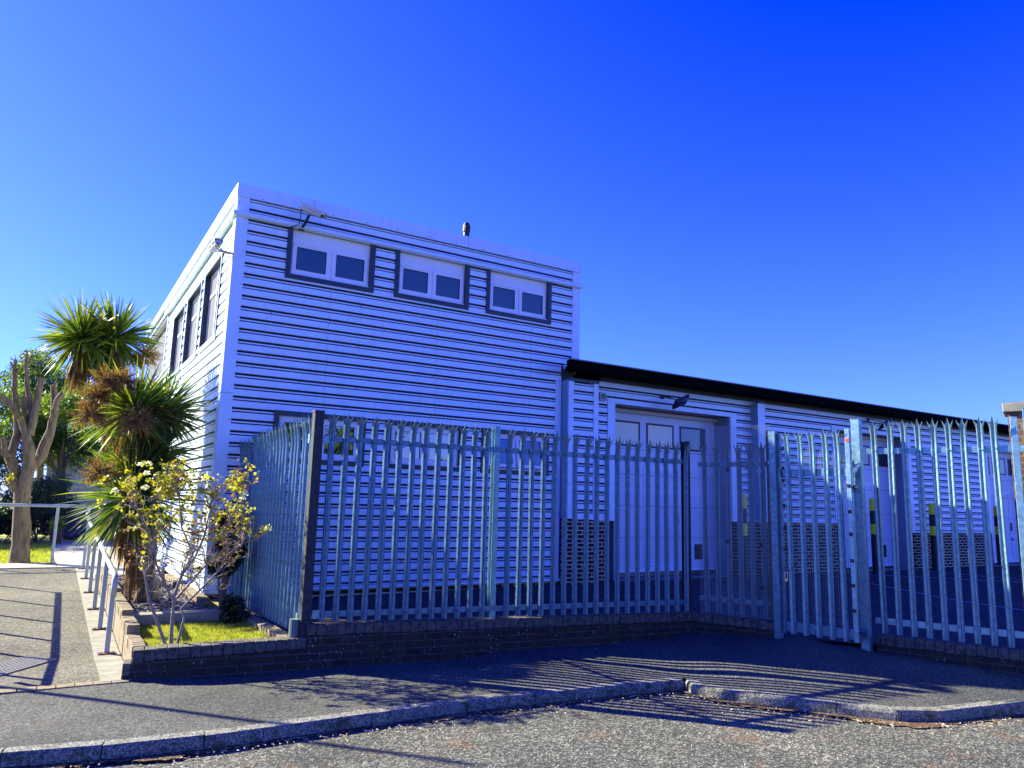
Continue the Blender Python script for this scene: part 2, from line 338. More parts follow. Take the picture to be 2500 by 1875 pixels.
# ---------------- ground, road, kerb, pavement
b = MB(); b.box(-700, 700, -700, 700, -0.5, -0.16); struct(b.build('ground', M_ground))
b = MB()
xs = np.linspace(-70, 70, 141); ys = np.linspace(-45, 9, 55)
for yv in ys:
    for xv in xs: b.v.append((xv, yv, -0.105 + 0.012 * math.sin(xv * 1.1 + yv * 0.7) * math.cos(yv * 0.9)))
for j in range(len(ys) - 1):
    for i in range(len(xs) - 1):
        a = j * len(xs) + i; b.f.append((a, a + 1, a + 1 + len(xs), a + len(xs))); b.m.append(0)
struct(b.build('road', M_road, smooth=True))
KERB = [(-14, 7.7), (-8, 7.05), (-4, 6.6), (-2, 6.4), (-.08, 6.18), (.5, 6.06), (1.15, 5.98), (2.43, 6.0), (3.3, 6.0), (3.99, 5.95), (4.92, 5.86), (5.66, 5.76), (5.58, 5.58), (5.81, 5.1), (6.25, 4.46), (6.55, 4.08), (6.92, 3.88), (7.43, 3.79), (7.9, 3.67), (9.5, 3.0), (14, 1.6)]
def resample(P, step):
    out = [Vector(P[0])]
    for a, c in zip(P[:-1], P[1:]):
        a, c = Vector(a), Vector(c); n = max(1, int((c - a).length / step))
        for i in range(1, n + 1): out.append(a.lerp(c, i / n))
    return out
def kerbrun(name, P, stone=0.92):
    b = MB()
    for a, c in zip(P[:-1], P[1:]):
        a, c = Vector(a), Vector(c); L = (c - a).length; n = max(1, round(L / stone)); d = (c - a) / n; t = d.normalized(); nn = Vector((-t.y, t.x))
        for i in range(n):
            p = a + d * i + t * 0.004; q = a + d * (i + 1) - t * 0.004; wv = 0.125; o = U(-.006, .006)
            e = [p + nn * o, q + nn * o, q + nn * wv, p + nn * wv]; f0 = 0.028
            z1 = [gz(*e[0]) + U(-.004, .004), gz(*e[1]) + U(-.004, .004)]
            vs = [(e[0].x, e[0].y, -.16), (e[1].x, e[1].y, -.16), (e[1].x, e[1].y, z1[1] - f0), (e[0].x, e[0].y, z1[0] - f0)]
            g = [e[0] + nn * f0 * .6, e[1] + nn * f0 * .6]
            vs += [(g[0].x, g[0].y, z1[0]), (g[1].x, g[1].y, z1[1]), (e[3].x, e[3].y, z1[0] + .002), (e[2].x, e[2].y, z1[1] + .002), (e[3].x, e[3].y, -.16), (e[2].x, e[2].y, -.16)]
            b.add(vs, [(0, 1, 2, 3), (3, 2, 5, 4), (4, 5, 7, 6), (0, 3, 4, 6, 8), (1, 9, 7, 5, 2), (6, 7, 9, 8)])
    return struct(b.build(name, M_kerb))
kerbrun('kerb', KERB)
WALL_A = Vector((0.76, 8.02)); WALL_B = Vector((7.30, 7.192)); WD = (WALL_B - WALL_A).normalized(); WN = Vector((-WD.y, WD.x))
BACK = [(-14, 8.6), (-6, 8.3), (-1, 8.05), (.7, 8.04), (.8, 8.1), (2.4, 7.9), (4.5, 7.65), (6, 7.47), (7.36, 7.3), (7.55, 6.95), (7.8, 6.45), (7.95, 6.3), (8.35, 5.6), (8.55, 5.2), (8.8, 4.6), (9.05, 4.0), (9.35, 3.3), (10.6, 2.9), (14.5, 1.9)]
kp = resample(KERB, 0.12); bp = resample(BACK, 0.12)
def arc(P):
    s = [0]
    for a, c in zip(P[:-1], P[1:]): s.append(s[-1] + (c - a).length)
    return np.array(s) / s[-1]
# match front and back edges by hand-set anchors
anch_k = [0, 2, 4, 6, 8, 11, 13, 15, 17, 20]; anch_b = [0, 1, 3, 4, 6, 8, 11, 13, 15, 18]
def sub(P, i0, i1, n):
    Q = [Vector(p) for p in P[i0:i1 + 1]]; s = arc(Q); out = []
    for u in np.linspace(0, 1, n):
        k = min(len(Q) - 2, int(np.searchsorted(s, u, side='right') - 1)); out.append(Q[k].lerp(Q[k + 1], (u - s[k]) / (s[k + 1] - s[k])))
    return out
F = []; B = []
for a0, a1, b0, b1 in zip(anch_k[:-1], anch_k[1:], anch_b[:-1], anch_b[1:]):
    f = sub(KERB, a0, a1, 24); g = sub(BACK, b0, b1, 24)
    if F: f, g = f[1:], g[1:]
    F += f; B += g
b = MB(); nv = 18
for f, g in zip(F, B):
    d = (g - f).normalized()
    for j in range(nv + 1):
        p = (f + d * 0.10).lerp(g, j / nv); e = 0 if j in (0,) else 0.006 * math.sin(p.x * 3.1 + p.y * 2) * math.sin(p.y * 2.3)
        b.v.append((p.x, p.y, gz(p.x, p.y) + (-0.002 if j == 0 else 0.0) + e))
for i in range(len(F) - 1):
    for j in range(nv):
        a = i * (nv + 1) + j; b.f.append((a, a + nv + 1, a + nv + 2, a + 1)); b.m.append(0)
struct(b.build('pavement', M_pave, smooth=True))
# yard behind the fence
b = MB()
xs = np.linspace(2.2, 60, 60); ys = np.linspace(0, 1, 14)
def yfront(x): return 8.02 - (x - .76) * .1266 + .12 if x < 7.2 else (7.3 + (x - 7.2) * -1.55 if x < 8.8 else max(-6, 4.8 - (x - 8.8) * .9))
xs = np.concatenate([np.linspace(2.25, 9, 40), np.linspace(9.4, 60, 40)])
for xv in xs:
    for u in ys:
        yv = yfront(xv) + (12.0 - yfront(xv)) * u; z = yz(xv, yv); b.v.append((xv, yv, z))
n = len(ys)
for i in range(len(xs) - 1):
    for j in range(n - 1):
        a = i * n + j; b.f.append((a, a + n, a + n + 1, a + 1)); b.m.append(0)
struct(b.build('yard', M_yard))
b = MB()
def strip(b, p, q, w, zf):
    p, q = Vector(p), Vector(q); d = (q - p); n = max(2, int(d.length / .3)); t = d.normalized(); nn = Vector((-t.y, t.x)) * w / 2; o = len(b.v)
    for i in range(n + 1):
        c = p + d * i / n
        for s in (-1, 1): e = c + nn * s; b.v.append((e.x, e.y, zf(e.x, e.y)))
    for i in range(n): a = o + 2 * i; b.f.append((a, a + 2, a + 3, a + 1)); b.m.append(b.cur)
strip(b, (15.1, 11.4), (13.6, 5.0), .06, lambda x, y: yz(x, y) + .005)
strip(b, (18.4, 11.4), (20.4, 8.0), .06, lambda x, y: yz(x, y) + .005)
strip(b, (15.6, 10.9), (23, 6.4), .06, lambda x, y: yz(x, y) + .009)
struct(b.build('yard_marking', M_line))
# ramp path
b = MB(); ysr = np.linspace(8.0, 16.6, 44)
for yv in ysr:
    for xv in (-.95, -.3, .2, .60): b.v.append((xv, yv, rz(yv) + .006))
for j in range(len(ysr) - 1):
    for i in range(3): a = j * 4 + i; b.f.append((a, a + 1, a + 5, a + 4)); b.m.append(0)
struct(b.build('ramp_path', M_ramp))
b = MB()
for j in range(len(ysr) - 1):
    y0, y1 = ysr[j], ysr[j + 1]
    if j % 5 == 4: y1 -= .008
    for (x0, x1) in ((.60, .845), (-1.2, -.95)):
        b.add([(x0, y0, -.15), (x1, y0, -.15), (x1, y1, -.15), (x0, y1, -.15), (x0, y0, rz(y0) + .014), (x1, y0, rz(y0) + .014), (x1, y1, rz(y1) + .014), (x0, y1, rz(y1) + .014)],
              [(4, 5, 6, 7), (0, 1, 5, 4), (1, 2, 6, 5), (2, 3, 7, 6), (3, 0, 4, 7)])
struct(b.build('ramp_edging', M_conc))
b = MB()
for i in range(14):
    x = -1.2 + i * .145
    b.box(x, x + .135, 7.93, 8.06, -.1, .012)
struct(b.build('threshold_setts', M_tanbrick))
b = MB()
def flags(x0, x1, y0, y1, s, z):
    x = x0
    while x < x1 - .01:
        y = y0
        while y < y1 - .01:
            b.box(x + .004, min(x + s, x1) - .004, y + .004, min(y + s, y1) - .004, z - .08, z + U(-.002, .002)); y += s
        x += s
flags(-4.2, 1.92, 16.6, 17.65, .9, .332); flags(.28, 1.92, 17.65, 27.6, .9, .332); flags(.845, 1.92, 14.9, 16.6, .9, .332)
struct(b.build('path', M_flags))
b = MB(); b.box(-30, .26, 17.66, 30, 0, .30); b.box(-30, -4.2, 8.6, 17.66, -.1, .05); b.box(-4.2, -1.2, 8.4, 16.6, -.1, .04); b.box(.26, 12, 27.6, 60, 0, .3); struct(b.build('lawn_base', simple('short_turf', (0.26, 0.31, 0.03), 0.95, var=0.35, scale=5)))
def grass(name, regions, n, h, w, label, zf):
    b = MB()
    tot = sum((r[1] - r[0]) * (r[3] - r[2]) for r in regions)
    for r in regions:
        for _ in range(int(n * (r[1] - r[0]) * (r[3] - r[2]) / tot)):
            x, y = U(r[0], r[1]), U(r[2], r[3]); z = zf(x, y); a = U(0, 6.28); hh = h * U(.5, 1.2); l = U(0, .8) * hh; a2 = U(0, 6.28)
            dx, dy = math.cos(a) * w, math.sin(a) * w
            b.add([(x - dx, y - dy, z), (x + dx, y + dy, z), (x + math.cos(a2) * l, y + math.sin(a2) * l, z + hh)], [(0, 1, 2)])
    return tag(b.build(name, M_grass), label, 'grass', kind='stuff')
grass('lawn_grass', [(-7, .24, 17.7, 24)], 30000, .06, .012, 'bright sunlit lawn beyond the guard rail around the pollarded tree', lambda x, y: .30)
# ---------------- front garden wall
def locwall(name, mat_, P, Q, th, segs, parent, cope=True, copemat=M_copebrick, zb=-.2):
    """brick wall along P->Q; segs = (s0, s1, ztop0, ztop1)"""
    d = (Q - P); L = d.length; t = d / L; ang = math.atan2(t.y, t.x)
    b = MB(); c = MB()
    for s0, s1, z0, z1 in segs:
        ch = .105 if cope else 0
        b.prism([(s0, 0), (s1, 0), (s1, th), (s0, th)], zb, lambda x, y: z0 + (z1 - z0) * (x - s0) / (s1 - s0) - ch - .004)
        if cope:
            x = s0
            while x < s1 - .03:
                e = min(x + .098, s1); jz = U(-.003, .003); zz = z0 + (z1 - z0) * (x - s0) / (s1 - s0) + jz; jy = U(-.004, .003)
                c.box(x + .0015, e - .0015, -.004 + jy, th + .004 + jy, zz - ch, zz); x += .099
    for nm, mb, mm in (('brickwork', b, mat_), ('coping', c, copemat)):
        if not mb.v: continue
        o = mb.build(nm, mm); o.location = (P.x, P.y, 0); o.rotation_euler = (0, 0, ang)
        o.parent = parent; o.matrix_parent_inverse = Matrix.Translation(parent.location).inverted()
        if nm == 'coping': bevel(o, .006, 1)
gw = thing('garden_wall', 'low dark mossy brick wall carrying the palisade fence and planter, with white lichen spots', 'brick wall', (0.76, 8.02, 0))
Lw = (WALL_B - WALL_A).length
locwall('w', M_wallbrick, WALL_A, WALL_B, .20, [(0, .075, .155, .155), (.076, 1.66, .268, .305), (1.662, Lw, .43, .385)], gw)
MA, MBp = Vector((7.30, 7.192)), Vector((7.74, 6.33))
mw = thing('short_wall', 'short dark brick wall turning from the fence corner towards the gate under the wire mesh', 'brick wall', (7.3, 7.19, 0))
locwall('m', M_wallbrick, MA, MBp, .20, [(0, (MBp - MA).length, .375, .36)], mw)
RA, RB = Vector((8.39, 5.418)), Vector((9.26, 3.276))
rw = thing('mossy_wall', 'low mossy brick wall under the fence to the right of the gate', 'brick wall', (8, 5.2, 0))
locwall('r', M_wallbrick, RA, RB, .20, [(0, (RB - RA).length, .31, .31)], rw)
# planter side walls stepping up beside the ramp
pw = thing('stepped_planter_wall', 'stepped brick edging of the planter climbing beside the ramp handrail', 'brick wall', (.9, 8.2, 0))
for (y0, y1, z) in ((8.22, 8.92, .27), (8.93, 9.62, .36), (9.64, 11.4, .42), (11.42, 14.85, .47)):
    locwall('s', M_tanbrick, Vector((.97, y0)), Vector((.97, y1)), .115, [(0, y1 - y0, z, z)], pw, True, M_tanbrick, -.1)
sw = thing('brick_fence_edging', 'narrow tan brick edging along the foot of the side fence beside the small lawn', 'brick edging', (2.3, 8.1, 0))
locwall('e', M_tanbrick, Vector((2.35, 8.02)), Vector((2.31, 10.95)), .14, [(0, 2.9, .295, .27)], sw, True, M_tanbrick, 0)
bw = thing('brick_planter_kerb', 'tan brick kerb of the slate bed along the foot of the cladded side wall', 'brick edging', (1.87, 10.5, 0))
locwall('k', M_tanbrick, Vector((1.93, 10.5)), Vector((1.93, 13.9)), .12, [(0, 3.4, .41, .41)], bw, True, M_tanbrick, 0)
# planter soil, grass, slate
b = MB(); b.prism([(.99, 8.18), (2.25, 8.02), (2.25, 9.78), (.97, 9.78)], -.1, .215); b.box(.97, 2.28, 9.78, 11.1, -.1, .30); b.box(.97, 1.94, 11.1, 14.9, -.1, .30); struct(b.build('planter_soil', M_soil))
grass('small_lawn_grass', [(.99, 2.24, 8.2, 9.76)], 16000, .035, .004, 'bright yellow-green grass in the brick planter at the foot of the rose bush', lambda x, y: .215 if y > 8.2 - (x - .99) * .12 else 0.1)
b = MB(); b.box(.975, 1.93, 9.74, 9.95, .15, .345); o = b.build('concrete_slab', M_conc); bevel(o, .012); tag(o, 'concrete edging slab between the small lawn and the slate bed', 'concrete slab')
b = MB()
for _ in range(2600):
    x, y = U(.98, 1.84), U(9.97, 14.8); z = .30 + U(0, .03); n = random.choice((4, 5, 5, 6)); r = U(.018, .05); a0 = U(0, 6.28)
    nx, ny = U(-.45, .45), U(-.45, .45); pts = []
    for i in range(n):
        a = a0 + 6.283 * i / n; rr = r * U(.6, 1.2); px, py = math.cos(a) * rr, math.sin(a) * rr * .7; pts.append((x + px, y + py, z + px * nx + py * ny))
    b.add(pts + [(p[0], p[1], p[2] + .008) for p in pts], [tuple(range(n - 1, -1, -1)), tuple(range(n, 2 * n))] + [(i, (i + 1) % n, n + (i + 1) % n, n + i) for i in range(n)])
tag(b.build('slate_chippings', M_slate), 'grey slate chippings covering the bed under the palm', 'slate chippings', kind='stuff')
# ------------------------------------------------------------------ cladded building
CAM_SCALE = CAM_SCALE_M
PITCH = .189; PH = 6.339
def cladstrips(z0, z1):
    """list of (points) strips, top to bottom, of the ribbed sheet between z0 and z1; grooves between strips open onto the shade-coloured backing"""
    out = []; k = math.floor((PH - z1) / PITCH) - 1
    for i in range(k, k + 60):
        zt = PH - PITCH * i
        for a, c, d in ((zt + PITCH - .050, zt + .030, 0.0), (zt - .004, zt - .032, .012)):
            a2, c2 = min(a, z1), max(c, z0)
            if a2 - c2 < .002: continue
            P = [(a2, d), (c2, d)]
            if a2 == a: P = [(a, d + .022), (a - .003, d)] + P[1:]
            if c2 == c: P = P[:-1] + [(c + .003, d), (c, d + .022)]
            out.append(P)
        if zt < z0 - .3: break
    return out
def clad_front(b, x0, x1, z0, z1, y):
    for P in cladstrips(z0, z1):
        o = len(b.v)
        for z, d in P: b.v += [(x0, y + d, z), (x1, y + d, z)]
        for i in range(len(P) - 1): a = o + 2 * i; b.f.append((a + 2, a + 3, a + 1, a)); b.m.append(0)
def clad_left(b, y0, y1, z0, z1, x):
    for P in cladstrips(z0, z1):
        o = len(b.v)
        for z, d in P: b.v += [(x + d, y0, z), (x + d, y1, z)]
        for i in range(len(P) - 1): a = o + 2 * i; b.f.append((a, a + 1, a + 3, a + 2)); b.m.append(0)
Y0 = 12.6; X0 = 2.218
bld = thing('cladded_building', 'two-storey flat-roofed building clad in silver horizontal ribbed sheet with slate-blue window surrounds', 'building', (5.8, 16, 0))
WX = [(3.08, 4.69), (5.09, 6.67), (7.06, 8.64)]; UZ = (5.46, 6.37); LZ = (2.29, 3.165)
fc = MB()
clad_front(fc, 2.40, 9.22, 6.455, 6.725, Y0)
# bands of wall between the openings
def band(z0, z1, holes):
    xs_ = [2.40] + [v for h in holes for v in (h[0] + .02, h[1] - .02)]
    xe = 9.22 if z0 > 4.5 else 8.93
    xs_.append(xe)
    for i in range(0, len(xs_), 2): clad_front(fc, xs_[i], xs_[i + 1], z0, z1, Y0)
band(UZ[0], UZ[1] + .01, WX); band(4.62, UZ[0], []); band(LZ[1], 4.62, []); band(LZ[0], LZ[1], WX); band(.27, LZ[0], [])
fc.build('front_cladding', M_clad, bld)
lc = MB(); LW = [(13.62, 15.25), (15.66, 17.42), (17.86, 19.56)]; LZZ = (4.53, 6.0)
clad_left(lc, Y0 + .19, 22.0, 6.455, 6.725, X0)
def lband(z0, z1, holes):
    e = [Y0 + .19] + [v for h in holes for v in (h[0] + .02, h[1] - .02)] + [20.85]
    for i in range(0, len(e), 2): clad_left(lc, e[i], e[i + 1], z0, z1, X0)
LLW = []; LLZ = (2.1, 3.1)
lband(6.0, 6.37, []); lband(*LZZ, LW); lband(LLZ[1], LZZ[0], []); lband(*LLZ, LLW); lband(.27, LLZ[0], [])
lc.build('side_cladding', M_clad, bld)
# inner shell so nothing shows through, coloured as groove shade, roof, back and right walls
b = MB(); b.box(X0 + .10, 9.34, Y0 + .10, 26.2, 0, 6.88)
b.build('inner_wall', M_grooveshade, bld)
b = MB(); b.box(X0 + .01, 9.36, Y0 + .01, 26.2, 6.90, 6.94); b.build('roof', M_roofedge, bld)
b = MB(); b.box(9.345, 9.37, Y0 + .1, 26.2, 4.5, 6.7); b.build('right_wall', M_clad, bld)
# fascia, band flashing, corner trims
b = MB()
b.box(X0 - .03, 9.41, Y0 - .035, Y0 + .02, 6.728, 6.955); b.box(X0 - .033, X0 + .02, Y0 + .021, 26.3, 6.728, 6.955); b.box(9.38, 9.413, Y0 + .021, 26.3, 6.728, 6.955)
islands(b, 'roof_fascia', M_trim, bld)
b = MB()
b.box(X0 - .07, 9.425, Y0 - .08, Y0 + .03, 6.385, 6.452); b.box(X0 - .072, X0 + .03, Y0 + .031, 26.2, 6.385, 6.452)
b.box(X0 - .05, 9.415, Y0 - .055, Y0 + .03, 6.37, 6.384); islands(b, 'eaves_band', M_trim, bld)
b = MB()
for z0, z1 in ((6.453, 6.726), (.25, 3.37), (3.376, 6.368)):
    b.box(X0 - .014, X0 + .184, Y0 - .016, Y0 + .02, z0, z1); b.box(X0 - .016, X0 + .018, Y0 + .021, Y0 + .2, z0, z1)
    zz0 = max(z0, 4.63)
    if z1 > zz0: b.box(9.2, 9.39, Y0 - .016, Y0 + .02, zz0, z1); b.box(9.372, 9.392, Y0 + .021, Y0 + .2, zz0, z1)
b.box(8.80, 8.93, Y0 - .014, Y0 + .02, .2, 4.36)
islands(b, 'corner_trim', M_trim, bld)
b = MB(); b.box(9.17, 9.40, Y0 - .05, Y0 + .02, 4.56, 4.70); b.box(9.0, 9.2, Y0 - .02, Y0 + .01, 4.55, 4.64); islands(b, 'flashing_foot', M_trim, bld)
b = MB(); b.box(X0, 9.0, Y0 - .03, Y0 + .03, .215, .262); b.box(X0 - .03, X0 + .03, Y0 + .031, 20.85, .215, .262); islands(b, 'drip_flashing', M_trim, bld)
b = MB(); b.box(X0 + .04, 9.0, Y0 + .03, Y0 + .13, -.1, .214); b.box(X0 + .03, X0 + .13, Y0 + .131, 20.8, -.1, .214); islands(b, 'plinth', M_plinth, bld)
b = MB()   # sheet seams and screws
for x in (3.9, 6.02, 8.15):
    for k in range(1, 33):
        zt = PH - PITCH * k
        if LZ[0] - .1 < zt < LZ[1] + .1 or zt > 5.35: continue
        b.box(x, x + .003, Y0 - .002, Y0 + .001, zt + .034, zt + PITCH - .054)
b.box(X0 + 1.28, X0 + 1.284, Y0 - .037, Y0 - .034, 6.73, 6.955); b.box(6.6, 6.604, Y0 - .037, Y0 - .034, 6.73, 6.955); b.box(9.36, 9.363, Y0 - .037, Y0 - .034, 6.73, 6.955)
b.build('sheet_seam', M_navy, bld)
b = MB()
for k in range(33):
    zt = PH - PITCH * k
    if k % 3 == 0:
        for x in (2.29, 2.37): 
            if x < 2.3 or k % 6: b.box(x + .07, x + .084, Y0 - .024, Y0 - .016, zt, zt + .014)
    if k % 2 == 0 and k > 5:
        off = .55 * (k % 4 > 1)
        x = 2.9 + off
        while x < 8.9:
            if not (LZ[0] - .1 < zt < LZ[1] + .1): b.box(x, x + .012, Y0 + .002, Y0 + .012, zt - .024, zt - .012)
            x += 1.02
for x in np.arange(2.6, 9.2, .62): b.box(x, x + .014, Y0 - .043, Y0 - .035, 6.745, 6.759)
for z in np.arange(4.8, 6.3, .38): b.box(9.225, 9.238, Y0 - .024, Y0 - .016, z, z + .014)
for y in np.arange(13.2, 25, .9): b.box(X0 - .041, X0 - .033, y, y + .014, 6.745, 6.759)
for z in np.arange(.6, 6.3, .38): b.box(X0 - .024, X0 - .016, Y0 + .17, Y0 + .184, z, z + .014)
b.build('screw', M_screw, bld)
b = MB(); b.tube([(6.93, 13.3, 6.85), (6.93, 13.3, 7.46)], .068, 16); b.tube([(6.93, 13.3, 7.33), (6.93, 13.3, 7.35), (6.93, 13.3, 7.48), (6.93, 13.3, 7.54)], [.07, .08, .08, .055], 16)
for i in range(8): a = i * .785; b.obox((6.93 + .079 * math.cos(a), 13.3 + .079 * math.sin(a), 7.44), (.004, 0, 0), (0, .004, 0), (0, 0, .03))
b.build('flue_pipe', M_boltblack, bld, smooth=False)
def ringbox(b, x0, x1, z0, z1, wl, wr, wb, wt, y0, y1):
    b.box(x0, x0 + wl, y0, y1, z0, z1); b.box(x1 - wr, x1, y0, y1, z0, z1)
    if wb: b.box(x0 + wl, x1 - wr, y0, y1, z0, z0 + wb)
    if wt: b.box(x0 + wl, x1 - wr, y0, y1, z1 - wt, z1)
def front_window(x0, x1, z0, z1, upper, ajar=False):
    fr = MB(); ringbox(fr, x0, x1, z0, z1, .085, .085, .085, 0 if upper else .08, Y0 - .02, Y0 + .095)
    w = fr.build('window_surround', M_navy, bld)
    ox0, ox1, oz0, oz1 = x0 + .086, x1 - .086, z0 + .086, z1 - (0 if upper else .081)
    yb = Y0 + .055
    f = MB(); ht = .235 if upper else .03
    ringbox(f, ox0, ox1, oz0, oz1, .03, .03, .035, ht, yb, yb + .05); xm = (ox0 + ox1) / 2
    f.box(xm - .018, xm + .018, yb, yb + .05, oz0 + .035, oz1 - ht)
    f.box(ox0, ox1, yb - .05, yb - .001, oz0, oz0 + .022)   # sill
    f.build('window_frame', M_white, w)
    for i, (a, c) in enumerate(((ox0 + .031, xm - .019), (xm + .019, ox1 - .031))):
        s = MB(); p = MB(); zz0, zz1 = oz0 + .037, oz1 - ht - .002
        ringbox(s, a, c, zz0, zz1, .07, .07, .07, .07, yb - .016, yb + .034)
        g = MB(); ringbox(g, a + .07, c - .07, zz0 + .07, zz1 - .07, .007, .007, .007, .007, yb - .018, yb - .002)
        p.box(a + .0705, c - .0705, yb - .002, yb + .012, zz0 + .0705, zz1 - .0705)
        if i == 0: s.box(a + .03, c - .08, yb - .028, yb - .017, zz1 - .038, zz1 - .018)
        objs = [s.build('sash', M_white, w), g.build('gasket', M_boltblack, w), p.build('pane', M_glass if upper else M_glassr, w)]
        if ajar:
            for o in objs:
                pv = CAM_SCALE @ Vector((0, yb, zz1)); T = Matrix.Translation(pv) @ Matrix.Rotation(math.radians(-9), 4, 'X') @ Matrix.Translation(-pv)
                o.data.transform(T)
for x0, x1 in WX: front_window(x0, x1, *UZ, True)
for i, (x0, x1) in enumerate(WX): front_window(x0, x1, *LZ, False, i == 2)
def side_window(y0, y1, z0, z1, transom=True):
    fr = MB(); x = X0
    for a, c in ((y0, y0 + .02), (y1 - .02, y1)): fr.box(x - .01, x + .13, a, c, z0, z1)
    fr.box(x - .01, x + .13, y0 + .021, y1 - .021, z1 - .02, z1); fr.box(x + .02, x + .13, y0 + .021, y1 - .021, z0, z0 + .02)
    w = fr.build('window_surround', M_navy, bld)
    t = MB(); t.box(x - .018, x - .002, y0 - .03, y1 + .03, z0 - .1, z0 - .002); t.box(x - .02, x - .002, y0 - .03, y1 + .03, z1 + .002, z1 + .05); t.box(x - .02, x - .011, y0 - .03, y0 + .005, z0, z1); t.box(x - .02, x - .011, y1 - .005, y1 + .03, z0, z1)
    t.build('window_flashing', M_trim, w)
    f = MB(); a, c = y0 + .03, y1 - .03; zz0, zz1 = z0 + .03, z1 - .03; xb = x + .085
    for p, q in ((a, a + .07), (c - .07, c), ((a + c) / 2 - .035, (a + c) / 2 + .035)): f.box(xb, xb + .05, p, q, zz0, zz1)
    for p, q in ((zz0, zz0 + .07), (zz1 - .07, zz1)) + (((z0 + (z1 - z0) * .66, z0 + (z1 - z0) * .66 + .07),) if transom else ()): f.box(xb - .001, xb + .049, a + .07, c - .07, p, q)
    f.build('window_frame', M_white, w)
    p = MB(); p.box(xb + .02, xb + .03, a + .06, c - .06, zz0 + .06, zz1 - .06); p.build('pane', M_glassd, w)
for y0, y1 in LW: side_window(y0, y1, *LZZ)
# recessed entrance under the far end of the roof
b = MB(); b.box(3.05, 3.15, 20.9, 26.2, .3, 6.3); b.build('recessed_wall', M_trim, bld)
b = MB(); b.box(X0 - .02, 3.2, 20.87, 26.2, 6.33, 6.36); b.build('soffit', M_white, bld)
b = MB()
for y in (21.3, 22.3, 23.3, 24.3, 25.3): b.box(3.0, 3.048, y, y + .06, .3, 6.3)
for z in (2.6, 3.4, 4.4, 5.4): b.box(3.01, 3.046, 21.3, 25.4, z, z + .06)
islands(b, 'glazing_bar', M_navy, bld)
b = MB(); b.box(3.03, 3.046, 21.37, 25.3, 3.47, 6.2); b.build('entrance_glazing', simple('pale_glazing', (.45, .58, .70), .15), bld)
b = MB(); b.box(X0 - .02, X0 + .1, 20.86, 20.95, .25, 6.36); b.build('end_trim', M_trim, bld)
# ------------------------------------------------------------------ garage wing
wing = thing('garage_wing', 'long single-storey garage block with ribbed cladding, black overhanging eaves and tall panelled doors', 'building', (16, 13, 0))
YW = 12.6; ZT = 4.40
DO = [(10.38, 14.0, 3.95, .28), (18.15, 21.45, 3.95, .22), (26.0, 29.6, 4.0, .2), (33.2, 36.8, 4.0, .2)]
wc = MB(); xedge = 9.95
bz = [1.465, 1.48, 1.24, 1.1, 1.1]
segs = []
xa = 9.70
for i, d in enumerate(DO): segs.append((xa, d[0] - .18 if i == 0 else d[0] - .1, bz[i])); xa = d[1] + .2
segs.append((xa, 40, 1.1))
for i, (a, c, zb) in enumerate(segs):
    clad_front(wc, a, c, zb, ZT - .38, YW)
clad_front(wc, 9.70, 40, ZT - .38, ZT, YW)
clad_front(wc, 9.09, 9.65, 1.47, 4.26, 12.4)
wc.build('ribbed_cladding', M_clad, wing)
b = MB()
for a, c, zb in segs: b.box(a, c, YW + .03, YW + .5, 0, zb - .03)
b.box(8.98, 9.74, 12.42, 12.62, 0, 1.43); b.box(14.76, 15.02, 12.42, 12.62, 0, 1.43); islands(b, 'brick_plinth', M_plinth, wing)
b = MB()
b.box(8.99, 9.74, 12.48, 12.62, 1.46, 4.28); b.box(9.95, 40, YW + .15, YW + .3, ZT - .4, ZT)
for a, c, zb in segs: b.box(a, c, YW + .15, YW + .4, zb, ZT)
islands(b, 'backing_wall', M_grooveshade, wing)
b = MB(); b.box(8.945, 8.975, 12.385, 12.62, 1.45, 4.3); b.box(14.745, 14.758, 12.385, 12.6, 1.45, 4.34); islands(b, 'pilaster_return', M_returnshade, wing)
b = MB()
b.box(8.976, 9.10, 12.38, 12.41, 1.45, 4.28); b.box(9.64, 9.76, 12.38, 12.41, 1.45, 4.28); b.box(9.10, 9.64, 12.38, 12.41, 1.44, 1.5); b.box(14.759, 15.02, 12.385, 12.41, 1.45, 4.34)
for i, d in enumerate(DO):
    zb = bz[i]
    b.box(d[0] - .2, d[0], YW - .02, YW + .02, zb - .05, d[2]); b.box(d[1], d[1] + .2, YW - .02, YW + .02, bz[i + 1] - .05, d[2]); b.box(d[0] - .2, d[1] + .2, YW - .022, YW + .02, d[2] + .001, d[2] + .09)
for a, c, zb in segs: b.box(a, c, YW - .012, YW + .03, zb - .05, zb)
islands(b, 'trim', M_trim, wing)
b = MB(); b.box(8.95, 9.77, 12.37, 12.43, 4.281, 4.345); b.box(14.75, 15.03, 12.37, 12.43, 4.345, 4.40); b.box(9.96, 40, YW - .03, YW + .04, ZT, ZT + .10); islands(b, 'wall_head_flashing', M_navy, wing)
b = MB()
b.box(8.74, 41, 12.02, 12.14, 4.47, 4.64); b.box(9.42, 41, 12.141, 13.2, 4.51, 4.60); b.box(9.02, 9.41, 12.141, 12.595, 4.51, 4.60); islands(b, 'eaves', M_black, wing)
b = MB(); b.box(8.72, 41, 11.98, 12.05, 4.641, 4.665); b.prism([(9.40, 12.051), (41, 12.051), (41, 24), (9.40, 24)], 4.645, 4.672); b.build('roof', M_roofedge, wing)
b = MB(); b.box(9.4, 41, 13.35, 24, 0, 4.5); b.build('inner_shell', M_reveal, wing)
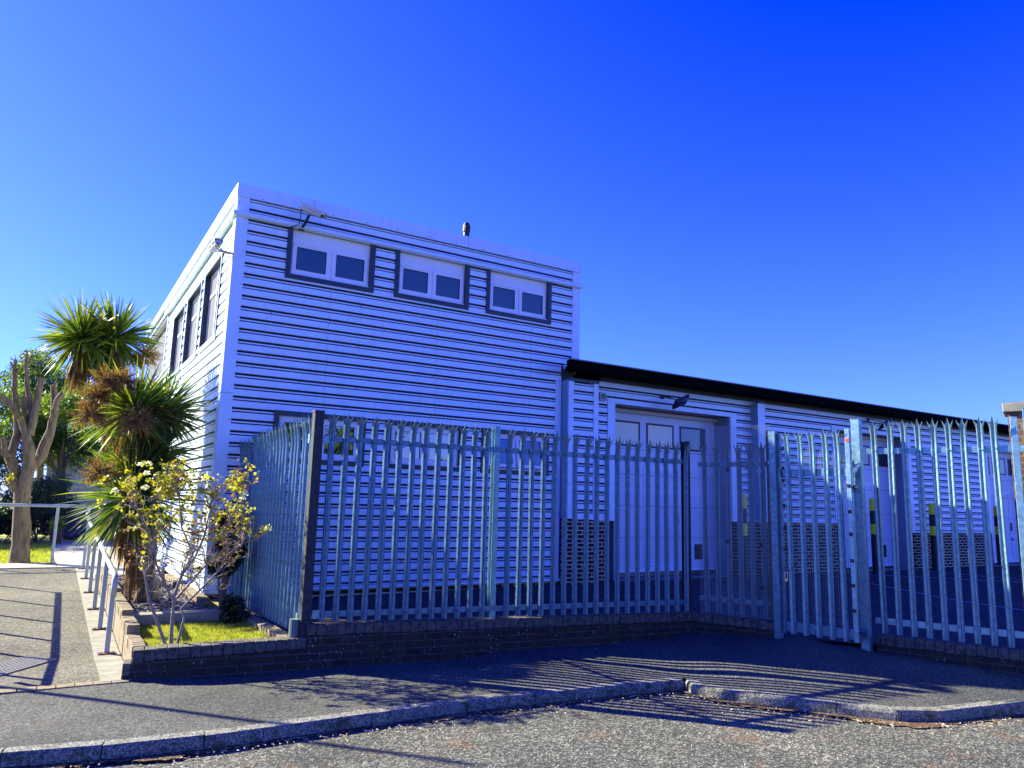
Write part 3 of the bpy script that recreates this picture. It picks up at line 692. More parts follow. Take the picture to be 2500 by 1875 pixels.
for i, (x0, x1, zt, zb) in enumerate(DO):
    dm = MB(); yd = 13.1
    zs = [zb + .03, zb + .75, zb + 1.46, zb + 2.17, zb + 2.75, zt - .02]
    n = 7
    for a, c in zip(zs[:-1], zs[1:]): dm.box(x0 + .02, x1 - .02, yd, yd + .06, a + .005, c - .005)
    door = dm.build('garage_door', M_door, wing)
    g = MB(); g.box(x0 + .02, x1 - .02, yd + .02, yd + .05, zb, zt); g.build('door_backing', M_screw, door)
    wx = x0 + .30; k = 0
    while wx < x1 - .85:
        f = MB(); ringbox(f, wx, wx + .86, zt - .86, zt - .28, .045, .045, .045, .045, yd - .012, yd + .001); f.build('door_window_frame', M_boltblack, door)
        p = MB(); p.box(wx + .046, wx + .814, yd - .006, yd - .001, zt - .814, zt - .326); p.build('door_pane', M_glassw if k % 4 < 2 and i == 0 else M_glass, door); wx += 1.06; k += 1
    b = MB(); wx0, wx1 = x0 + 1.28, x0 + 2.33
    ringbox(b, wx0, wx1, zb + .05, zb + 2.36, .05, .05, .05, .05, yd - .014, yd - .001); ringbox(b, wx0 + .052, wx1 - .052, zb + .15, zb + 2.30, .02, .02, .04, .02, yd - .008, yd - .001)
    b.box(x0 + .02, x1 - .02, yd - .02, yd - .001, zb, zb + .045); b.build('wicket_door', M_trim, door)
    b = MB(); b.box(wx1 - .07, wx1 + .0, yd - .035, yd - .015, zb + 1.05, zb + 1.32); b.box(wx1 - .05, wx1 - .01, yd - .04, yd - .015, zb + .72, zb + .82); b.box(x1 - .75, x1 - .5, yd - .02, yd - .001, zb + .25, zb + .6); islands(b, 'door_handle', M_boltblack, door)
    b = MB(); b.box(x0 + .0, x1, yd - .1, yd + .06, zt - .10, zt - .02); b.build('door_header', M_cctv, door)
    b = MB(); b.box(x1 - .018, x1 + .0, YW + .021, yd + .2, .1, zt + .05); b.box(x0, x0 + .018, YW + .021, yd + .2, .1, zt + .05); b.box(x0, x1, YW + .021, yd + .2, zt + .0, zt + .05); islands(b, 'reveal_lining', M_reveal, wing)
    b = MB(); b.box(x0, x1, YW, yd + .2, .0, .165); b.build('threshold', M_conc, wing)
b = MB()
for x in np.arange(10.6, 40, 1.1):
    b.box(x, x + .012, YW - .04, YW - .03, ZT + .05, ZT + .064)
for x in (9.03, 9.69):
    for z in np.arange(1.7, 4.2, .45): b.box(x, x + .013, 12.37, 12.38, z, z + .013)
b.build('screw', M_screw, wing)
# small fittings
def floodlight(loc, label, sgn=1):
    t = thing('floodlight', label, 'floodlight', loc, 'floodlights above the garage doors'); x, y, z = loc
    b = MB(); b.obox((x + .05, y - .24, z - .03), (.18, -.03, .085), (.04, .10, -.075), (-.010, .01, .026)); bevel(b.build('lamp_head', M_boltblack, t), .008)
    b = MB(); b.obox((x + .065, y - .25, z - .064), (.15, -.026, .07), (.033, .085, -.062), (-.002, .001, .004)); b.build('lamp_glass', M_glass, t)
    b = MB(); b.tube([(x - .12, y + .19, z + .1), (x - .10, y + .05, z + .1), (x - .02, y - .2, z + .0)], .012, 6); b.obox((x - .12, y + .17, z + .1), (.03, 0, 0), (0, .02, 0), (0, 0, .04)); b.build('bracket', M_boltblack, t)
floodlight((11.88, 12.4, 4.12), 'black floodlight on a bracket above the first tall garage door')
floodlight((19.72, 12.4, 4.24), 'black floodlight seen above the gate post, over the second garage door')
t = thing('wall_sensor', 'small square cream sensor box on the ribbed wall left of the first garage door', 'sensor box', (10.06, YW, 4.05))
b = MB(); b.box(9.92, 10.10, YW - .07, YW - .001, 3.97, 4.15); bevel(b.build('housing', M_cctv, t), .01)
b = MB(); b.box(9.95, 10.07, YW - .08, YW - .071, 4.0, 4.12); b.build('lens_panel', simple('sensor_grey', (.12, .14, .10), .4), t)
o = MB(); o.sphere((X0 - .07, 20.95, 4.66), .11, 12, 8); tag(o.build('alarm_bell', M_bluecap, smooth=True), 'small round blue bell on the far end of the sunlit side wall', 'alarm bell')
# yellow warning sign on the third door
t = thing('warning_sign', 'small yellow and white warning sign on the far right garage door', 'sign', (28.4, 13.05, 1.7))
b = MB(); b.box(28.85, 29.2, 13.04, 13.06, 1.62, 2.35); b.build('sign_board', M_white, t)
b = MB(); b.box(28.87, 29.18, 13.034, 13.039, 1.64, 1.98); b.build('sign_yellow', M_yellow, t)
b = MB(); b.add([(28.9, 13.034, 2.04), (29.15, 13.034, 2.04), (29.025, 13.034, 2.30), (28.9, 13.039, 2.04), (29.15, 13.039, 2.04), (29.025, 13.039, 2.30)], [(0, 1, 2), (3, 5, 4), (0, 3, 4, 1), (1, 4, 5, 2), (2, 5, 3, 0)]); b.box(28.93, 29.12, 13.03, 13.033, 1.70, 1.92); b.build('sign_symbol', M_boltblack, t)
# cctv cameras
def cctv(name, base, body, aim, label, L=.36):
    t = thing(name, label, 'security camera', base, 'security cameras near the roof corner'); aim = Vector(aim).normalized(); side = aim.cross(Vector((0, 0, 1))).normalized(); up = side.cross(aim)
    c = Vector(body); b = MB(); b.obox(c, aim * L / 2, side * .055, up * .045); bevel(b.build('housing', M_cctv, t), .012)
    b = MB(); b.obox(c + up * .055 + aim * .03, aim * (L / 2 + .05), side * .068, up * .007); b.obox(c + aim * .03 + up * .03 + side * .066, aim * (L / 2 + .04), side * .004, up * .026); b.obox(c + aim * .03 + up * .03 - side * .066, aim * (L / 2 + .04), side * .004, up * .026); b.build('sunshield', M_cctv, t)
    b = MB(); b.tube([c + aim * (L / 2), c + aim * (L / 2 + .03)], .04, 12); b.build('lens', M_glass, t)
    return t, c, up
t, c, up = cctv('security_camera', (3.27, 12.55, 6.36), (3.37, 12.26, 6.61), (.86, -.40, -.36), 'cream box camera under the roof edge above the left upper window, pointing right')
b = MB(); b.tube([(3.30, 12.57, 6.40), (3.31, 12.42, 6.42), (3.34, 12.30, 6.55)], .026, 8); b.obox((3.30, 12.575, 6.40), (.05, 0, 0), (0, .01, 0), (0, 0, .05)); b.build('bracket', M_darkpost, t)
b = MB(); b.tube([c - Vector((.17, -.05, -.04)), (3.21, 12.35, 6.52), (3.22, 12.45, 6.40), (3.1, 12.57, 6.36)], .008, 5); b.build('cable', M_boltblack, t)
t, c, up = cctv('security_camera', (2.2, 12.5, 5.7), (1.93, 12.62, 5.79), (-.10, 1, -.10), 'cream box camera on an arm from the sunlit side wall beside the building corner', .34)
b = MB(); b.tube([(2.2, 12.5, 5.68), (2.1, 12.49, 5.67), (1.98, 12.50, 5.69), (1.93, 12.56, 5.74)], .022, 8); b.obox((2.195, 12.5, 5.68), (.008, 0, 0), (0, .05, 0), (0, 0, .08)); b.tube([(1.85, 12.42, 5.86), (1.84, 12.40, 5.66), (1.9, 12.44, 5.64), (1.99, 12.48, 5.66)], .009, 6); b.build('bracket', M_cctv, t)
b = MB(); b.tube([(1.93, 12.44, 5.80), (1.94, 12.40, 5.73), (2.0, 12.42, 5.68), (2.12, 12.46, 5.66)], .008, 5); b.build('cable', M_boltblack, t)
# ------------------------------------------------------------------ palisade fencing
CAM_SCALE = None
def palemesh(H, name):
    xs = [-.035, -.024, -.016, 0, .016, .024, .035]; yo = [.020, 0, .002, .013, .002, 0, .020]
    tops = [H - .03, H - .085, H - .065, H, H - .065, H - .085, H - .03]
    zl = [0, H - .27, H - .2, H - .13]
    def bend(z): u = max(0, (z - (H - .27)) / .27); return -.055 * u ** 1.6
    V = []; Fc = []
    for th in (0, .0035):
        for z in zl:
            for x, y in zip(xs, yo): V.append((x, y + th + bend(z), z))
        for i, (x, y, z) in enumerate(zip(xs, yo, tops)):
            fl = 1.0 if i in (0, 6) else 0; V.append((x * (1 + .75 * fl), y + th + bend(z) - .02 * fl, z))
    n = 7; R_ = len(zl) + 1
    for s in (0, 1):
        o = s * n * R_
        for j in range(R_ - 1):
            for i in range(n - 1):
                q = (o + j * n + i, o + j * n + i + 1, o + (j + 1) * n + i + 1, o + (j + 1) * n + i); Fc.append(q if s == 0 else q[::-1])
    o2 = n * R_
    for j in range(R_ - 1):
        Fc.append((j * n, (j + 1) * n, o2 + (j + 1) * n, o2 + j * n)); Fc.append((j * n + 6, o2 + j * n + 6, o2 + (j + 1) * n + 6, (j + 1) * n + 6))
    for i in range(n - 1): a = (R_ - 1) * n + i; Fc.append((a, a + 1, o2 + a + 1, o2 + a))
    me = bpy.data.meshes.new(name); me.from_pydata(V, [], Fc); me.materials.append(M_galv); me.update(); return me
PM = palemesh(2.19, 'pale'); PM2 = palemesh(2.40, 'tall_pale')
PM2.materials[0] = M_galvb
def place_pale(root, x, y, z, ang, me=PM, sz=1.0, name='pale'):
    o = bpy.data.objects.new(name, me); COL.objects.link(o); o.location = (x, y, z); o.rotation_euler = (U(-.006, .006), U(-.006, .006), ang + U(-.03, .03)); o.scale = (1, 1, sz)
    o.parent = root; o.matrix_parent_inverse = Matrix.Translation(root.location).inverted(); return o
def rail(root, P, Q, z0, z1, h=.06, d=.045, off=.03, m=M_galv):
    P, Q = Vector(P), Vector(Q); t = (Q - P).normalized(); n = Vector((-t.y, t.x)); b = MB()
    a = P + n * off; c = Q + n * off; mid = (a + c) / 2; dz = (z1 - z0) / 2
    b.obox((mid.x, mid.y, (z0 + z1) / 2), ((c.x - a.x) / 2, (c.y - a.y) / 2, dz), (n.x * .003, n.y * .003, 0), (0, 0, h / 2))
    b.obox((mid.x + n.x * d / 2, mid.y + n.y * d / 2, (z0 + z1) / 2 - h / 2 + .003), ((c.x - a.x) / 2, (c.y - a.y) / 2, dz), (n.x * d / 2, n.y * d / 2, 0), (0, 0, .003))
    return b.build('rail', m, root)
def bolts(root, pts, t, n, m=M_galv):
    b = MB()
    for (x, y, z) in pts: b.tube([(x, y, z), (x - n[0] * .014, y - n[1] * .014, z)], [.011, .008], 8)
    return b.build('bolt', m, root)
def ibeam(root, x, y, z0, z1, ang, m, w=.1, f=.055, name='post'):
    b = MB(); c, s = math.cos(ang), math.sin(ang); ax = Vector((c, s, 0)); ay = Vector((-s, c, 0)); zc = (z0 + z1) / 2; hz = (z1 - z0) / 2
    for sg in (-1, 1): b.obox(Vector((x, y, zc)) + ay * sg * w / 2, ax * f / 2, ay * .004, (0, 0, hz))
    b.obox((x, y, zc), ax * .003, ay * (w / 2 - .005), (0, 0, hz)); return b.build(name, m, root)
aF = math.atan2(WD.y, WD.x)
ff = thing('palisade_fence', 'galvanised palisade fence with splayed spikes along the top of the front brick wall', 'palisade fence', (4.8, 7.6, .4))
x = 2.552; i = 0
FY = lambda x: 8.02 - (x - .76) * .12654
xsP = [2.552 + .1492 * k for k in range(33)]
bp_ = []
for k, x in enumerate(xsP):
    if k == 13: continue
    if x > 7.3: break
    zb = .452 - (x - 2.55) * .012; place_pale(ff, x, FY(x) + .03, zb, aF, PM, 1.0 - (x - 2.55) * .001)
    bp_ += [(x, FY(x) + .03, 2.345 - (x - 2.55) * .008), (x, FY(x) + .03, .52)]
bolts(ff, bp_, WD, WN)
for za, zb_ in ((2.355, 2.32), (.525, .515)): rail(ff, (2.46, FY(2.46) + .03), (7.24, FY(7.24) + .03), za, zb_)
b = MB(); b.box(2.35, 2.45, 7.845, 7.945, .25, 2.625); b.box(2.345, 2.455, 7.84, 7.95, 2.626, 2.65); b.build('corner_post', M_darkpost, ff)
ibeam(ff, 4.488, FY(4.488) + .11, .35, 2.62, aF, M_galvb, .09, .07); ibeam(ff, 7.235, FY(7.235) + .10, .3, 2.60, aF, M_darkpost, .1, .07)
b = MB(); b.tube([(2.31, 7.93, .25), (2.31, 7.93, .48)], .055, 16); b.build('post_sleeve', simple('sleeve_grey_green', (.10, .15, .13), .5), ff)
b = MB(); b.box(2.455, 2.53, 7.83, 7.845, 2.30, 2.38); b.box(2.455, 2.53, 7.83, 7.845, .49, .57); islands(b, 'rail_cleat', M_galvb, ff)
sf = thing('side_fence', 'galvanised palisade fence running back beside the small lawn to the building corner', 'palisade fence', (2.45, 9.5, .3))
for k in range(18):
    y = 8.03 + k * .153; zb = .31 - (y - 8.03) * .018; place_pale(sf, 2.37, y, zb, -math.pi / 2, PM, (2.633 - (y - 8.03) * .017 - zb) / 2.19)
for k in range(3):
    place_pale(sf, 2.36 - k * .035, 10.86 + k * .09, .27, -math.pi / 2 + .4, PM, (2.54 - .27 - k * .01) / 2.19)
def rail2(P, Q, z):  # on the far side (+x)
    b = MB(); b.obox(((P[0] + Q[0]) / 2 + .035, (P[1] + Q[1]) / 2, z), ((Q[0] - P[0]) / 2, (Q[1] - P[1]) / 2, 0), (.003, 0, 0), (0, 0, .03)); b.obox(((P[0] + Q[0]) / 2 + .055, (P[1] + Q[1]) / 2, z - .027), ((Q[0] - P[0]) / 2, (Q[1] - P[1]) / 2, 0), (.018, 0, 0), (0, 0, .003)); b.build('rail', M_galv, sf)
rail2((2.37, 7.95), (2.37, 10.85), 2.34); rail2((2.37, 7.95), (2.37, 10.85), .49)
ibeam(sf, 2.44, 10.78, .1, 2.58, math.pi / 2, M_galvb, .09, .06)
b = MB(); b.box(2.34, 2.35, 7.96, 8.02, 2.3, 2.4); b.box(2.34, 2.35, 7.96, 8.02, .45, .53); islands(b, 'rail_cleat', M_galvb, sf)
# meshed section
def weldmesh(root, P, Q, z0, z1, step=.025, r=.0014, zslope=0):
    P, Q = Vector(P), Vector(Q); L = (Q - P).length; t = (Q - P) / L; n = Vector((-t.y, t.x)); b = MB()
    k = 0
    while k * step <= L + 1e-6:
        c = P + t * k * step; b.obox((c.x, c.y, (z0 + z1) / 2), (t.x * r, t.y * r, 0), (n.x * r, n.y * r, 0), (0, 0, (z1 - z0) / 2)); k += 1
    k = 0; m = (P + Q) / 2 - n * .0027
    while z0 + k * step <= z1 + 1e-6:
        b.obox((m.x, m.y, z0 + k * step), (t.x * L / 2, t.y * L / 2, 0), (n.x * r, n.y * r, 0), (0, 0, r)); k += 1
    return b.build('wire_mesh', M_mesh, root)
mf = thing('meshed_fence', 'short palisade panel covered with fine wire mesh between the fence corner and the gate post', 'palisade fence', (7.5, 6.8, .38))
mt = (MBp - MA).normalized(); mn = Vector((-mt.y, mt.x)); aM = math.atan2(mt.y, mt.x); bl = []
for k in range(6):
    p = MA + mt * (.10 + k * .149) + mn * .10; place_pale(mf, p.x, p.y, .395, aM, PM, 1.0); bl.append(p)
pa = MA + mn * .10; pb = MBp + mn * .10
rail(mf, pa, pb, 2.30, 2.30); rail(mf, pa, pb, .56, .56)
q0 = MA + mn * .055 + mt * .04; q1 = MBp + mn * .055 + mt * .02; weldmesh(mf, q0, q1, .385, 2.80)
def washers(root, pts, t, m1=M_boltblack, m2=M_galvb, plate=False):
    n = Vector((-t.y, t.x))
    for p in pts:
        c = Vector(p); b = MB(); b.obox(c, (t.x * .02, t.y * .02, 0), (n.x * .002, n.y * .002, 0), (0, 0, .02)); w = b.build('fixing_washer', m2 if plate else m1, root)
        b2 = MB(); b2.tube([(p[0] - n.x * .003, p[1] - n.y * .003, p[2]), (p[0] - n.x * .012, p[1] - n.y * .012, p[2])], [.012, .009], 8); b2.build('fixing_bolt', m1, w)
qq = lambda s, z: (*(MA + mt * s + mn * .048), z)
washers(mf, [qq(.42, 2.22), qq(.40, 1.30), qq(.82, 1.28), qq(.82, .75)], mt)
washers(mf, [qq(.17, 2.31), qq(.82, 2.21), qq(.955, 2.32), qq(.97, .6)], mt, plate=True)
p = MBp + mn * .13 - mt * .03; ibeam(mf, p.x, p.y, .3, 2.72, aM, M_boltblack, .09, .07)
# gate
G0 = Vector((7.81, 6.12)); G1 = Vector((7.96, 5.52)); gt = (G1 - G0).normalized(); gn = Vector((-gt.y, gt.x)); aG = math.atan2(gt.y, gt.x)
gate = thing('palisade_gate', 'narrow galvanised palisade gate leaf backed with wire mesh, chained shut', 'gate', (7.9, 5.8, .25))
for k in range(5): p = G0 + gt * (k * .1545); place_pale(gate, p.x, p.y, .25, aG, PM2, 1.025)
ga = G0 - gt * .12; gb = G1 + gt * .115
def hollow(root, p, z0, z1, w, ang, m, name, cap=False):
    b = MB(); c, s = math.cos(ang), math.sin(ang); b.obox((p[0], p[1], (z0 + z1) / 2), (c * w / 2, s * w / 2, 0), (-s * w / 2, c * w / 2, 0), (0, 0, (z1 - z0) / 2))
    if cap: b.obox((p[0], p[1], z1 + .004), (c * (w / 2 + .004), s * (w / 2 + .004), 0), (-s * (w / 2 + .004), c * (w / 2 + .004), 0), (0, 0, .004))
    o = b.build(name, m, root); return bevel(o, .005)
hollow(gate, ga + gn * .04, .25, 2.68, .05, aG, M_galv, 'stile'); hollow(gate, gb + gn * .03, .25, 2.69, .055, aG, M_galvb, 'stile')
for z, h in ((2.18, .09), (.33, .11)):
    m_ = (ga + gb) / 2 + gn * .05; b = MB(); L = (gb - ga).length / 2 - .03; b.obox((m_.x, m_.y, z), (gt.x * L, gt.y * L, 0), (gn.x * .02, gn.y * .02, 0), (0, 0, h / 2)); b.build('cross_rail', M_galv, gate)
weldmesh(gate, ga + gn * .082, gb + gn * .082, .27, 2.5)
g2 = lambda s, z: (*(ga + gt * s + gn * .01), z)
washers(gate, [g2(.055, z) for z in (2.48, 2.24, 2.08, 1.78, 1.50, 1.24)], gt)
Lg = (gb - ga).length
washers(gate, [(*(gb - gt * .005 - gn * .002), z) for z in (2.02, 1.72, 1.46, 1.16, .88, .6)], gt)
b = MB(); p = ga - gt * .02; b.obox((p.x, p.y, 2.13), (gt.x * .05, gt.y * .05, 0), (gn.x * .006, gn.y * .006, 0), (0, 0, .075)); b.build('latch_plate', M_galv, gate)
b = MB(); p = gb - gn * .004; b.obox((p.x, p.y, 2.555), (gt.x * .02, gt.y * .02, 0), (gn.x * .001, gn.y * .001, 0), (0, 0, .022)); b.build('warning_label', M_red, gate)
b = MB(); q = p - gn * .002; b.add([(*(q - gt * .012), 2.543), (*(q + gt * .012), 2.543), (*q, 2.57)], [(0, 1, 2)]); b.build('label_symbol', M_boltblack, gate)
b = MB(); p = gb + gt * .05 + gn * .03; b.tube([(*(gb + gn * .03), 2.0), (*(gb + gt * .09 + gn * .03), 2.0)], .012, 8); b.tube([(*p, 1.94), (*p, 2.03)], .014, 8); b.tube([(*(gb + gn * .03), .36), (*(gb + gt * .09 + gn * .03), .36)], .012, 8); islands(b, 'hinge', M_darkpost, gate)
gp = thing('gate_post', 'square galvanised gate post between the meshed fence panel and the gate', 'gate post', (7.765, 6.29, .1), 'gate posts')
b = MB(); hollow(gp, (7.765, 6.29), .10, 2.70, .086, aG, M_galv, 'post_tube')
gp2 = thing('gate_post', 'thick galvanised gate post at the hinge side of the gate, its top in sunlight', 'gate post', (8.276, 5.469, .05), 'gate posts')
hollow(gp2, (8.276, 5.469), .05, 2.823, .098, aG, M_galvb, 'post_tube', True)
# padlock and chain
t = thing('padlock', 'brass padlock with a tall steel shackle hanging on the chained gate', 'padlock', (7.74, 6.2, .85))
pc = ga + gt * .07 - gn * .03
b = MB(); b.obox((pc.x, pc.y, .88), (gt.x * .022, gt.y * .022, 0), (gn.x * .009, gn.y * .009, 0), (0, 0, .02)); bevel(b.build('lock_body', M_brass, t), .004)
b = MB(); e = [(*(pc + gt * s), z) for s, z in ((-.016, .89), (-.016, .965), (-.01, .985), (0, .99), (.01, .985), (.016, .965), (.016, .89))]; b.tube(e, .0038, 6); b.build('shackle', M_chrome, t)
t = thing('chain', 'thin dark chain looped from the gate post through the gate above the padlock', 'chain', (7.74, 6.2, 1.0))
b = MB()
for sgn in (-1, 1):
    for k in range(13):
        u = k / 12; c = Vector((*(pc + gt * (sgn * .14 * u)), .985 + .10 * u ** 1.4)); d = Vector((gt.x, gt.y, .8 * u)).normalized() * .009
        s_ = Vector((gn.x, gn.y, 0)) * .004 if k % 2 else Vector((0, 0, .004)); b.tube([c - d + s_ * .2, c - s_, c + d, c + s_, c - d], .0018, 4)
b.build('chain_links', M_darkpost, t)
# right run
rf = thing('right_fence', 'bright galvanised palisade fence on the low mossy wall right of the gate, tops in sunlight', 'palisade fence', (8.3, 4.6, .38))
R0 = Vector((8.505, 5.387)); R1 = Vector((8.98, 4.242)); rt = (R1 - R0).normalized(); rn = Vector((-rt.y, rt.x)); aR = math.atan2(rt.y, rt.x); bl = []
for k in range(9):
    p = R0 + rt * (k * .1548); place_pale(rf, p.x, p.y, .32, aR, PM2, 1.045); bl += [(p.x, p.y, 2.456), (p.x, p.y, .49)]
for k in range(12, 19):
    p = R0 + rt * (k * .1548); place_pale(rf, p.x, p.y, .32, aR, PM2, 1.045)
bolts(rf, bl, rt, rn, M_galvb)
for z in (2.456, .46): rail(rf, R0 - rt * .1, R1 + rt * 1.5, z, z, .07, m=M_galvb)
p = R1 + rt * .18 + rn * .06; hollow(rf, p, .25, 2.81, .07, aR, M_galvb, 'post'); p = R1 + rt * .335 + rn * .03; hollow(rf, p, .25, 2.89, .135, aR, M_galvb, 'end_post', True)
# pillar
t = thing('brick_pillar', 'brown brick pillar with a weathered concrete cap rising behind the right end of the fence', 'brick pillar', (9.3, 4.0, .1))
pc_ = Vector((9.73, 4.18)); b = MB(); b.obox((0, 0, 0), (.23, 0, 0), (0, .23, 0), (0, 0, 1.4)); o = b.build('shaft', M_pillar); o.location = (pc_.x, pc_.y, 1.505); o.rotation_euler = (0, 0, aR); o.parent = t; o.matrix_parent_inverse = Matrix.Translation(t.location).inverted()
b = MB(); b.obox((0, 0, .055), (.275, 0, 0), (0, .275, 0), (0, 0, .055)); b.add([(-.27, -.27, .112), (.27, -.27, .112), (.27, .27, .112), (-.27, .27, .112), (0, 0, .15)], [(0, 1, 4), (1, 2, 4), (2, 3, 4), (3, 0, 4)])
o = bevel(b.build('cap', M_conc), .012); o.location = (pc_.x, pc_.y, 2.908); o.rotation_euler = (0, 0, aR); o.parent = t; o.matrix_parent_inverse = Matrix.Translation(t.location).inverted()
# bollards
CAM_SCALE = CAM_SCALE_M
def bollard(x, y, z, H, label, first=None):
    t = thing('safety_bollard', label, 'bollard', (x, y, z), 'yellow and black bollards in front of the garages'); r = .10
    hs = [0, .30, .52, .66, .84, 1.0]
    for i, (a, c) in enumerate(zip(hs[:-1], hs[1:])):
        if i == 0: m = M_boltblack
        elif i in (2, 4): m = M_yellow
        else: m = M_boltblack
        b = MB(); b.tube([(x, y, z + a * H), (x, y, z + c * H)] + ([(x, y, z + c * H + .02)] if i == 4 else []), [r, r] + ([r * .7] if i == 4 else []), 20)
        b.build('yellow_band' if m is M_yellow else 'black_band', m, t, smooth=False)
    b = MB(); b.tube([(x, y, z), (x, y, z + .01)], .15, 20); b.build('base_plate', M_darkpost, t)
bollard(13.45, 11.80, .17, 1.88, 'yellow and black bollard seen through the mesh panel left of the gate')
bollard(18.89, 12.10, .17, 1.92, 'yellow and black bollard just right of the gate leaf, against the gate post')
bollard(21.9, 12.20, .17, 1.86, 'yellow and black bollard in front of the brick plinth between garage doors')
bollard(26.6, 12.70, .17, 1.86, 'farthest yellow and black bollard, beside the garage door with the warning sign')
CAM_SCALE = None
# ------------------------------------------------------------------ handrails
def handrail(name, label, posts, top, rr=.028, foot=True, group=None, endturn=None, pw=.025):
    t = thing(name, label, 'handrail', posts[0], group)
    b = MB(); b.tube(top, rr, 12); b.build('rail_tube', M_rail, t, smooth=True)
    for (x, y, z, zt) in [(p[0], p[1], p[2], p[3]) for p in posts]:
        b = MB(); b.obox((x, y, (z + zt) / 2), (pw, 0, 0), (0, pw * .8, 0), (0, 0, (zt - z) / 2)); o = b.build('post', M_rail, t); bevel(o, .006)
        if foot:
            b = MB(); b.box(x - .07, x + .07, y - .055, y + .055, z + .001, z + .012); f = b.build('base_plate', M_rust, o)
            b = MB()
            for sx in (-.05, .05): b.tube([(x + sx, y - .035, z + .012), (x + sx, y - .035, z + .026)], .008, 6)
            b.build('anchor_bolt', M_rail, o)
    return t
def railz(y): return .835 + (y - 9.3) * .0528
ysP = (9.34, 10.68, 12.08, 13.55, 15.07, 16.40)
pr = [(.72, y, rz(y) + .014, railz(y)) for y in ysP]
for p in pr: pass
def hr(name, label, x, pr, top):
    t = thing(name, label, 'handrail', (x, pr[0][1], 0)); b = MB(); b.tube(top, .03, 12); b.build('rail_tube', M_rail, t, smooth=True)
    for (px, y, z, zt) in pr:
        b = MB(); b.obox((px, y, (z + zt) / 2), (.026, 0, 0), (0, .018, 0), (0, 0, (zt - z) / 2 - .01)); o = bevel(b.build('post', M_rail, t), .007)
        b = MB(); b.box(px - .085, px + .085, y - .06, y + .06, z + .001, z + .012); b.build('base_plate', M_rust, o)
        b = MB(); b.tube([(px - .06, y - .04, z + .012), (px - .06, y - .04, z + .028)], .009, 6); b.tube([(px + .06, y - .04, z + .012), (px + .06, y - .04, z + .028)], .009, 6); b.build('anchor_bolt', M_rail, o)
    return t
hr('ramp_handrail', 'pale grey steel handrail with six posts climbing the ramp beside the planter', .72, pr, [(.72, 9.26, .62), (.72, 9.24, .72), (.72, 9.25, .79), (.72, 9.30, .832), (.72, 9.4, .842), (.72, 16.5, railz(16.5)), (.72, 17.2, 1.30)])
hr('left_handrail', 'pale grey handrail along the left side of the ramp, casting bar shadows on it', -.78, [(-.74, y, rz(y) + .014, railz(y)) for y in (9.34, 10.3, 11.3, 12.4, 13.6, 14.85)], [(-.74, 9.1, .62), (-.74, 9.05, .72), (-.74, 9.1, .82), (-.74, 14.9, railz(14.9))])
gr = hr('guard_rail', 'pale grey horizontal guard rail crossing in front of the lawn and pollarded tree', .2, [(.215, 17.45, .333, 1.44), (-1.4, 17.45, .333, 1.44), (-3.0, 17.45, .333, 1.44)], [(-4.1, 17.45, 1.45), (.72, 17.45, 1.45), (.76, 17.42, 1.43), (.72, 17.2, 1.30)])
# lamp post outside the frame, its shadow crosses the pavement
t = thing('lamp_post', 'tall grey lamp post standing left of the ramp, only its shadow is in the photo', 'lamp post', (-3.6, 12.1, 0))
b = MB(); b.tube([(-3.6, 12.1, 0), (-3.6, 12.1, .9), (-3.6, 12.1, .95), (-3.6, 12.1, 5.6)], [.075, .075, .05, .036], 12); b.build('column', M_rail, t, smooth=True)
# drain cover
t = thing('drain_cover', 'pale perforated steel cover lying at an angle at the foot of the ramp', 'drain cover', (-.13, 9.0, .01))
c0 = Vector((-.17, 8.99, .0)); dx = Vector((.6, .8, 0)); dy = Vector((-.8, .6, 0)); b = MB(); b.obox(c0 + Vector((0, 0, .012)), dx * .48, dy * .19, (0, 0, .006)); b.build('plate', simple('cover_steel', (.21, .21, .17), .5, metal=.2), t)
b = MB()
for i in range(20):
    for j in range(7):
        c = c0 + dx * (-.44 + i * .0462) + dy * (-.15 + j * .05) + Vector((0, 0, .0195)); b.obox(c, dx * .016, dy * .006, (0, 0, .001))
b.build('slots', M_boltblack, t)
# ------------------------------------------------------------------ vegetation
def blade(b, base, d, L, w, droop, seg=4, roll=None):
    d = Vector(d).normalized(); p = Vector(base); side = d.cross(Vector((0, 0, 1)))
    side = side.normalized() if side.length > .05 else Vector((1, 0, 0))
    if roll: side = (Matrix.Rotation(roll, 3, d) @ side)
    o = len(b.v); prof = [.55, 1, .95, .7, 0]
    for i in range(seg + 1):
        u = i / seg; ww = w * (prof[i] if seg == 4 else (1 - u)) / 2
        if i < seg: b.v += [tuple(p - side * ww), tuple(p + side * ww)]
        else: b.v.append(tuple(p))
        d = (d + Vector((0, 0, -droop / seg))).normalized(); p = p + d * L / seg
    for i in range(seg - 1): a = o + 2 * i; b.f.append((a, a + 1, a + 3, a + 2)); b.m.append(b.cur)
    a = o + 2 * (seg - 1); b.f.append((a, a + 1, a + 2)); b.m.append(b.cur)
def rdir(zmin=-1, zmax=1):
    z = U(zmin, zmax); a = U(0, 6.2832); r = math.sqrt(max(0, 1 - z * z)); return Vector((r * math.cos(a), r * math.sin(a), z))

